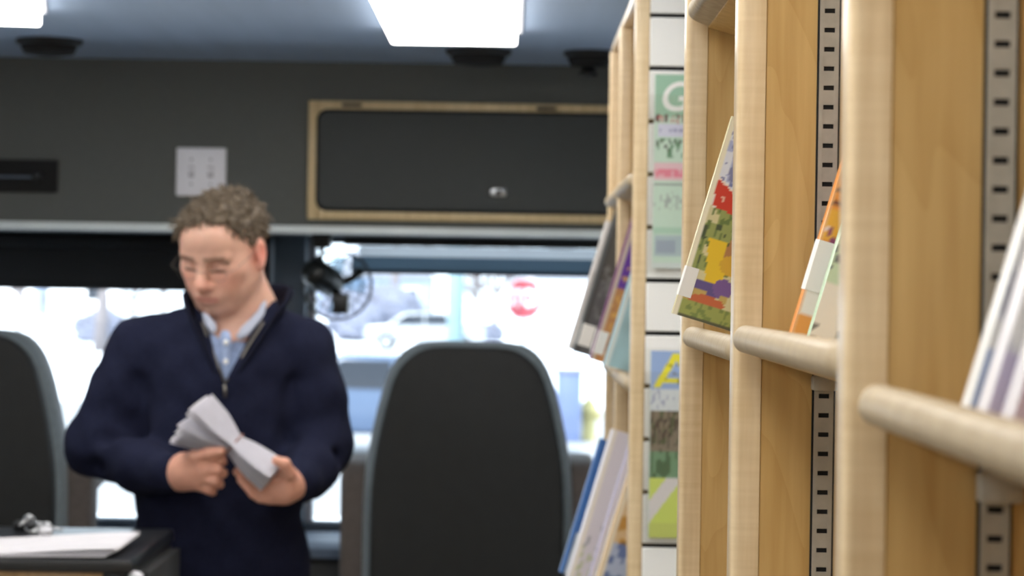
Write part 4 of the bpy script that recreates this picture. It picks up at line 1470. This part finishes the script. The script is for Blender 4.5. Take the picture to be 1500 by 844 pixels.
# trousers, belt line and shoes
TR = Field((ground[0] - .24, MY - .18, .02), (ground[0] + .24, MY + .18, 1.02), .008)
TR.ell((ground[0], MY, .93), (.158, .108, .12), None, .03)
for s in (-1, 1):
    TR.cap((ground[0] + s * .085, MY, .88), (ground[0] + s * .10, MY - .015, .50), .086, .062, .03)
    TR.cap((ground[0] + s * .10, MY - .015, .50), (ground[0] + s * .11, MY + .01, .09), .062, .052, .03)
sines(TR, [(.002, 60, 35, 40, .3), (.002, -45, 70, 52, 1.2)])
V, Fc = TR.mesh()
sdf_obj('trousers', V, Fc, 'trouser_navy', man, ground)
for s in (-1, 1):
    SHo = Field((ground[0] + s * .115 - .07, MY - .22, -.01), (ground[0] + s * .115 + .07, MY + .12, .13), .006)
    SHo.cap((ground[0] + s * .112, MY + .03, .045), (ground[0] + s * .125, MY - .13, .036), .045, .036, .02)
    SHo.cap((ground[0] + s * .112, MY + .02, .05), (ground[0] + s * .112, MY + .015, .09), .045, .04, .02)
    SHo.a = np.maximum(SHo.a, (.0 - SHo.ax[2])[None, None, :].astype(np.float32))
    V, Fc = SHo.mesh()
    sdf_obj('shoe', V, Fc, 'shoe_black', man, ground)

# hair: a rough cap plus tufts
HF = Field(HC - .15, HC + .16, .003)
HF.ell(Hd(0, -.018, .036), (.078, .098, .074), HR, .01)
HF.ell(Hd(.0, .040, .078), (.052, .040, .026), HR, .03)
HF.ell(Hd(-.030, .060, .070), (.026, .022, .018), HR, .02)
P3 = np.stack(np.meshgrid(*HF.ax, indexing='ij'), -1) - HC
lx, ly, lz = [P3 @ v / HS for v in (hr, hf, hu)]
front = .80 * (ly - .052) - .60 * (lz - .062 - .012 * np.tanh((lx + .012) / .012) - .005 * np.sin(lx * 150))
low = -.052 - lz
earcut = .034 - np.sqrt((ly + .006) ** 2 + (lz + .010) ** 2)
HF.a = np.maximum(np.maximum(HF.a, front), np.maximum(low, np.where(np.abs(lx) > .055, earcut, -1))).astype(np.float32)
sines(HF, [(.0022, 330, 120, 90, 0), (.002, -160, 290, 120, 1), (.0018, 90, -210, 310, 2), (.0012, 480, 300, -260, 1.4)])
V, Fc = HF.mesh()
hair = sdf_obj('hair', V, Fc, 'hair_brown', man, ground)
rng = np.random.RandomState(5)
hl = head_loc(V)
cand = np.where((hl[:, 2] > -.05))[0]
sel = rng.choice(cand, 2600)
bm = bmesh.new()
for i in sel:
    p = V[i]; q = hl[i]
    nrm = q - np.array((0, -.018, .03)); nrm /= np.linalg.norm(nrm)
    if np.linalg.norm(q / np.array((.074, .094, .080)) - np.array((0, -.2, .40))) < .85: continue
    flow = np.array((-.35 if q[0] < .03 else .35, .75, .15)) if q[2] > .075 else np.array((0, -.25, -1.0))
    flow = flow + rng.normal(0, .5, 3)
    flow -= nrm * (flow @ nrm) * .9
    flow /= np.linalg.norm(flow)
    L_ = rng.uniform(.014, .028) if q[2] > .05 else rng.uniform(.008, .016)
    dirs = flow * .85 + nrm * rng.uniform(.15, .75)
    p1 = q + dirs * L_ * .55; p2 = p1 + (dirs - nrm * .5) * L_ * .5
    pts = [Vector(HC + HR.T @ a_ * HS - ground) for a_ in (q - nrm * .002, p1, p2)]
    tube_bm(pts, [.0018, .0016, .0004], 3, bm, cap=False)
obj('hair_tuft', bm, 'hair_brown', hair, True, local=True)
for s in (-1, 1):
    bm = bmesh.new()
    for k in range(46):
        u_ = rng.uniform(0, 1)
        xx = s * (.010 + .038 * u_)
        q = np.array((xx, .097 - .016 * u_ ** 1.5, .021 - .004 * max(u_ - .6, 0) * 4 + rng.normal(0, .0022)))
        q2 = q + np.array((s * .008, .000 - .004 * u_, .003 - .004 * u_))
        tube_bm([Vector(HC + HR.T @ a_ * HS - ground) for a_ in (q, (q + q2) / 2 + (0, .001, 0), q2)], [.0008, .0008, .0002], 3, bm, cap=False)
    obj('eyebrow', bm, 'hair_brown', hair, True, local=True)

# thin rimless glasses
gl = thing('glasses', (0, 0, 0)); gl.parent = man
def Lp(x, y, z): return Vector(Hd(x, y, z) - ground)
for s in (-1, 1):
    pts = [Lp(s * .033 + .022 * math.cos(t), .102 - .10 * abs(s * .033 + .022 * math.cos(t)) ** 1.5, -.008 + .015 * math.sin(t)) for t in np.linspace(0, 2 * math.pi, 25)]
    obj('rim', tube_bm(pts, .0004, 5, cap=False), 'zip_metal', gl, True, local=True)
    bm = bmesh.new()
    bm.faces.new([bm.verts.new(p) for p in pts[:-1]])
    obj('lens', bm, 'lens_glass', gl, local=True)
    obj('temple', tube_bm([Lp(s * .055, .103, -.004), Lp(s * .072, .09, .002), Lp(s * .078, .03, .006), Lp(s * .080, -.010, .010)], .0005, 5), 'zip_metal', gl, True, local=True)
obj('bridge', tube_bm([Lp(-.011, .1055, -.004), Lp(0, .109, -.001), Lp(.011, .1055, -.004)], .0006, 5), 'zip_metal', gl, True, local=True)

# ------------------------------------------------------------------ the bundle of papers
band = Pm(343, 651, -.235)
bun = thing('paper_bundle', tuple(band), 'fanned bundle of white folded papers with a rubber band, held by the man', 'papers')
rng2 = random.Random(3)
NS = 16
for i in range(NS):
    f_ = i / (NS - 1)
    a_up = R(50 - 8 * i / 5 + rng2.uniform(-1, 1)) if i < 6 else R(28 - 19 * (i - 6) / 9 + rng2.uniform(-1.5, 1.5))
    a_dn = R(38 + 7 * (f_ - .5) + rng2.uniform(-1, 1))
    up = Vector((-math.cos(a_up), .0, math.sin(a_up)))
    dn = Vector((math.cos(a_dn), .0, -math.sin(a_dn)))
    Lu, Ld = rng2.uniform(.088, .098), .091 + rng2.uniform(-.003, .003)
    wv = Vector((.30, .90, .32)).normalized()
    wd = .078
    nrm = Vector((-.45, -.45, .7)).normalized()
    base = band + Vector((.5, -.15, .8)).normalized() * (.010 - .022 * f_) + Vector((0, -.012 + .024 * f_, 0))
    rows = []
    for t_ in (-1, -.75, -.5, -.25, -.08, 0, .08, .3, .65, 1):
        if t_ < 0:
            c_ = base + up * Lu * -t_ + Vector((0, -.015 * t_ * t_, 0))
            w_ = wd * (1 - .42 * math.exp(-(t_ / .3) ** 2))
        else:
            c_ = base + dn * Ld * t_
            w_ = wd * (1 - .42 * math.exp(-(t_ / .3) ** 2)) * .96
        wvv = (wv + Vector((0, 0, -.25 * max(-t_, 0) * f_))).normalized()
        rows.append([c_ - wvv * w_ * .5, c_ - wvv * w_ * .17 + nrm * .001, c_ + wvv * w_ * .17 + nrm * .001, c_ + wvv * w_ * .5])
    bm = bmesh.new()
    g_ = [[bm.verts.new(p - band) for p in r_] for r_ in rows]
    for a in range(len(rows) - 1):
        for b in range(3):
            bm.faces.new((g_[a][b], g_[a + 1][b], g_[a + 1][b + 1], g_[a][b + 1]))
    bmesh.ops.solidify(bm, geom=list(bm.faces), thickness=.0009)
    auto_smooth(obj('folded_paper', bm, 'paper' if i % 3 else 'paper_shade', bun, False, local=True), 30)
# rubber band wrapped round the waist of the bundle
ax_d = Vector((.75, 0, -.62)).normalized()
e1 = Vector((.36, .70, .55)); e1 = (e1 - ax_d * e1.dot(ax_d)).normalized()
e2 = ax_d.cross(e1)
pts = [e1 * math.cos(t) * .026 + e2 * math.sin(t) * .021 for t in np.linspace(0, 2 * math.pi, 33)]
obj('rubber_band', tube_bm(pts, .0014, 6, cap=False), 'rubber', bun, True, local=True)

# ------------------------------------------------------------------ outdoors, seen through the windscreen
GZ = -0.9
def gpt(px, py):
    """point on the street seen at a photo pixel"""
    d_ = CR @ Vector(((px - 750.0) / F, -(py - 422.0) / F, -1.0))
    t_ = (GZ - CAMZ) / d_.z
    return Vector((0, 0, CAMZ)) + d_ * t_
gr = box('ground_snow', (-160, 7, GZ - .3), (160, 420, GZ), 'snow', None, 0)
tag(gr, 'bright snow-covered ground outside the windscreen', 'ground', kind='structure')
st = box('street', (-160, 24, GZ), (160, 46, GZ + .02), 'asphalt', None, 0)
tag(st, 'pale salted street crossing in front of the vehicle', 'street', kind='structure')

def tree(x, y, h, seed, label, m='bark', spread=1.0):
    rng = random.Random(seed)
    t = thing('bare_tree', (x, y, GZ), label, 'tree', 'bare winter trees outside')
    base = Vector((x, y, GZ))
    trunk = [base, base + Vector((rng.uniform(-.1, .1), 0, h * .2)), base + Vector((rng.uniform(-.2, .2), 0, h * .42)), base + Vector((rng.uniform(-.3, .3), 0, h * .7))]
    r0 = max(h * .028, .17)
    obj('trunk', tube_bm(trunk, [r0, r0 * .8, r0 * .6, r0 * .25], 8), m, t, True)
    bm = bmesh.new()
    def br(p, dvec, L_, r_, lv):
        p1 = p + dvec * L_ * .5
        d2 = (dvec + Vector((rng.uniform(-.25, .25), rng.uniform(-.25, .25), rng.uniform(0, .3)))).normalized()
        p2 = p1 + d2 * L_ * .5
        tube_bm([p, p1, p2], [r_, r_ * .7, r_ * .35], 5 if lv < 2 else 3, bm, cap=False)
        if lv < 3:
            for _ in range(4 if lv < 2 else 3):
                f_ = rng.uniform(.35, 1)
                q = p.lerp(p2, f_)
                dd = (d2 + Vector((rng.uniform(-.9, .9), rng.uniform(-.9, .9), rng.uniform(-.2, .7)))).normalized()
                br(q, dd, L_ * rng.uniform(.5, .7), r_ * .5, lv + 1)
    for k in range(9):
        f_ = rng.uniform(.25, .68)
        z_ = h * f_
        a_ = rng.uniform(0, 2 * math.pi)
        br(base + Vector((0, 0, z_)), Vector((math.cos(a_) * spread, math.sin(a_) * spread, rng.uniform(.5, 1.2))).normalized(), h * rng.uniform(.25, .4), r0 * .45, 0)
    obj('branches', bm, m, t, True)
    return t
for px, py, h, seed, lbl in (
        (28, 500, 5.0, 1, 'bare tree at the far left of the windscreen'),
        (146, 516, 9, 2, 'thick-trunked bare tree left of the man, with bluish bark'),
        (196, 490, 4.6, 3, 'slender bare tree just above the shoulder of the man'),
        (96, 452, 9, 7, 'distant bare tree behind the white house'),
        (238, 480, 5.0, 9, 'bare tree nearest the sleeve of the man'),
        (64, 476, 5.5, 10, 'forked bare tree in front of the white house'),
        (580, 478, 9, 4, 'bare tree behind the blue-grey house'),
        (694, 492, 4.4, 5, 'bare tree between the pale pole and the stop sign'),
        (724, 486, 4.8, 6, 'bare tree just left of the stop sign'),
        (620, 462, 9, 8, 'far bare tree beyond the parked silver car')):
    g = gpt(px, py)
    tree(g.x, g.y, h * (1.0 if g.y < 120 else 1.2), seed, lbl)

def bush(px, py, r_, seed, label, m='bush_twig'):
    g = gpt(px, py)
    rng = random.Random(seed)
    t = thing('bush', (g.x, g.y, GZ), label, 'bush', 'bushes outside')
    bm = bmesh.new()
    bmesh.ops.create_icosphere(bm, subdivisions=4, radius=1)
    ph = [rng.uniform(0, 6.28) for _ in range(6)]
    for v in bm.verts:
        c_ = v.co.copy()
        n_ = 1 + .14 * math.sin(5 * c_.x + ph[0]) * math.sin(4 * c_.z + ph[1]) + .10 * math.sin(11 * c_.y + ph[2] + 6 * c_.x) + .08 * math.sin(17 * c_.z + 13 * c_.x + ph[3])
        v.co = Vector((c_.x * r_ * 1.3 * n_ + g.x, c_.y * r_ * n_ + g.y, max(c_.z * r_ * .8 * n_ + r_ * .6, 0) + GZ))
    obj('foliage', bm, m, t, False)
    bm = bmesh.new()
    for k in range(26):
        a_ = rng.uniform(0, 6.28)
        d_ = Vector((math.cos(a_) * .8, math.sin(a_) * .8, rng.uniform(.6, 1.3))).normalized()
        tube_bm([Vector((g.x, g.y, GZ)), Vector((g.x, g.y, GZ)) + d_ * r_ * 1.5], [.03, .008], 4, bm)
    obj('stems', bm, 'bark', t)
    return t
bush(150, 502, .9, 1, 'dark twiggy bush at the foot of the thick tree')
bush(548, 500, 1.7, 2, 'wide bluish bush left of the parked silver car')
bush(576, 496, 1.3, 3, 'small bluish bush in front of the blue-grey house')
bush(712, 500, .6, 4, 'low bush between the pale pole and the stop sign')

def house(px, py, w, d_, h, m, label, yaw=0.0):
    g = gpt(px, py)
    t = thing('house', (g.x, g.y, GZ), label, 'house', 'houses across the street')
    x0, x1, y0_, y1_ = g.x - w / 2, g.x + w / 2, g.y, g.y + d_
    box('walls', (x0, y0_, GZ), (x1, y1_, GZ + h), m, t, 0)
    pr = prism_bm([(x0 - .4, GZ + h), (x1 + .4, GZ + h), (g.x + w * .1, GZ + h + w * .28), (g.x - w * .1, GZ + h + w * .28)], y0_ - .4, y1_ + .4, 'XZ')
    obj('roof', pr, 'roof_grey', t)
    for k in range(3):
        xw = x0 + w * (k + .5) / 3
        if k == 1:
            box('door', (xw - .5, y0_ - .06, GZ), (xw + .5, y0_ + .02, GZ + 2.1), 'siding_blue' if m != 'siding_blue' else 'siding_white', t, 0)
        else:
            f_ = box('window_frame', (xw - .65, y0_ - .06, GZ + 1.0), (xw + .65, y0_ + .02, GZ + 2.3), 'sign_white', t, 0)
            box('pane', (xw - .55, y0_ - .08, GZ + 1.1), (xw + .55, y0_ + .0, GZ + 2.2), 'car_glass', f_, 0)
    return t
house(60, 462, 11, 8, 3.2, 'siding_white', 'white house beyond the left windscreen pane')
house(545, 464, 9, 8, 3.0, 'siding_blue', 'blue-grey house beyond the fan')
house(820, 458, 12, 8, 3.2, 'siding_white', 'white house right of the stop sign')

def car(px, py, label, m, flip=1, sc_=1.0):
    g = gpt(px, py)
    t = thing('car', (g.x, g.y, GZ), label, 'car', 'parked cars outside')
    prof = [(-2.2, .35), (-2.25, .7), (-2.1, .9), (-1.35, .98), (-.75, 1.42), (.75, 1.46), (1.45, 1.02), (2.1, .92), (2.25, .7), (2.2, .35)]
    pts = [(g.x + flip * x, GZ + z) for x, z in prof]
    b_ = obj('body', prism_bm(pts, g.y - .85, g.y + .85, 'XZ', .10, 3), m, t)
    auto_smooth(b_, 40)
    for s in (-.86, .86):
        wp = [(g.x + flip * x, GZ + z) for x, z in ((-1.2, .98), (-.68, 1.34), (-.02, 1.37), (-.02, .98))]
        wq = [(g.x + flip * x, GZ + z) for x, z in ((.05, .98), (.05, 1.37), (.70, 1.37), (1.28, 1.0))]
        for q in (wp, wq):
            obj('side_window', prism_bm(q, g.y + s - .012, g.y + s + .012, 'XZ'), 'car_glass', t)
    for wx in (-1.4, 1.4):
        for s in (-.78, .78):
            w_ = obj('wheel', lathe_bm([(.2, -.1), (.31, -.1), (.33, -.05), (.33, .05), (.31, .1), (.2, .1)], (g.x + wx, g.y + s, GZ + .33), 'Y', 24), 'tyre', t, True)
            obj('hub', lathe_bm([(.19, -.105), (.18, -.12), (.02, -.125), (.02, .125), (.18, .12), (.19, .105)], (g.x + wx, g.y + s, GZ + .33), 'Y', 16), 'metal_silver', w_)
    return t
car(622, 514, 'distant silver car parked by the pale pole', 'car_silver')
car(580, 668, 'blue-grey car parked across the street, partly hidden by the middle seat', 'car_blue', -1)

# stop sign
g = W(768, 438, 42.0)
ss = thing('stop_sign', (g.x, 42.0, GZ), 'red octagonal stop sign on a post across the street', 'sign')
def octa(r_): return [(g.x + r_ * math.cos(R(22.5 + 45 * k)), g.z + r_ * math.sin(R(22.5 + 45 * k))) for k in range(8)]
obj('sign_border', prism_bm(octa(.405), 42.0, 42.012, 'XZ'), 'sign_white', ss)
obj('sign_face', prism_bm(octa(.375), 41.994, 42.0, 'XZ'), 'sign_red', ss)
cu_ = bpy.data.curves.new('lettering', 'FONT')
cu_.body = 'STOP'
cu_.align_x = 'CENTER'
cu_.align_y = 'CENTER'
cu_.size = .34
cu_.offset = .012
cu_.extrude = .003
tmp = bpy.data.objects.new('tmp', cu_)
COL.objects.link(tmp)
dg = bpy.context.evaluated_depsgraph_get()
me = bpy.data.meshes.new_from_object(tmp.evaluated_get(dg))
bpy.data.objects.remove(tmp)
me.transform(Matrix.Translation(Vector((0, -.012, g.z - GZ))) @ Matrix.Rotation(R(90), 4, 'X') @ Matrix.Diagonal((.82, 1.25, 1, 1)))
link('lettering', me, 'sign_white', ss)
box('post', (g.x - .03, 42.014, GZ), (g.x + .03, 42.06, g.z + .42), 'galvanised', ss, .005)

# pale street pole and utility cabinet
g = W(667, 500, 40.0)
po = thing('street_pole', (g.x, 40.0, GZ), 'pale blue street pole standing left of the stop sign', 'pole')
obj('shaft', tube_bm([(g.x, 40, GZ), (g.x, 40, GZ + 4), (g.x, 40, GZ + 8)], [.155, .14, .11], 16), 'galvanised', po, True)
obj('base_flange', lathe_bm([(.22, 0), (.22, .05), (.16, .09), (.13, .3)], (g.x, 40, GZ), 'Z', 20), 'galvanised', po, True)
a, b = W(816, 546, 36.0), W(851, 642, 36.0)
ut = thing('utility_cabinet', ((a.x + b.x) / 2, 36.0, GZ), 'blue-grey utility cabinet on the snow right of the middle seat', 'cabinet')
box('body', (a.x, 36.0, GZ), (b.x, 36.4, a.z), 'utility_blue', ut, .02)
box('cap', (a.x - .03, 35.97, a.z), (b.x + .03, 36.43, a.z + .05), 'roof_grey', ut, .01)
a = W(862, 628, 36.5)
hy = thing('fire_hydrant', (a.x, 36.5, GZ), 'yellow fire hydrant beside the utility cabinet', 'hydrant')
obj('barrel', lathe_bm([(.16, 0), (.16, .05), (.11, .06), (.11, .45), (.15, .46), (.15, .50), (.12, .60), (.04, .68), (.03, .74)], (a.x, 36.5, GZ), 'Z', 20), 'hydrant_yellow', hy, True)
obj('side_nozzle', lathe_bm([(.06, -.2), (.06, .2)], (a.x, 36.5, GZ + .40), 'X', 14), 'hydrant_yellow', hy, True)
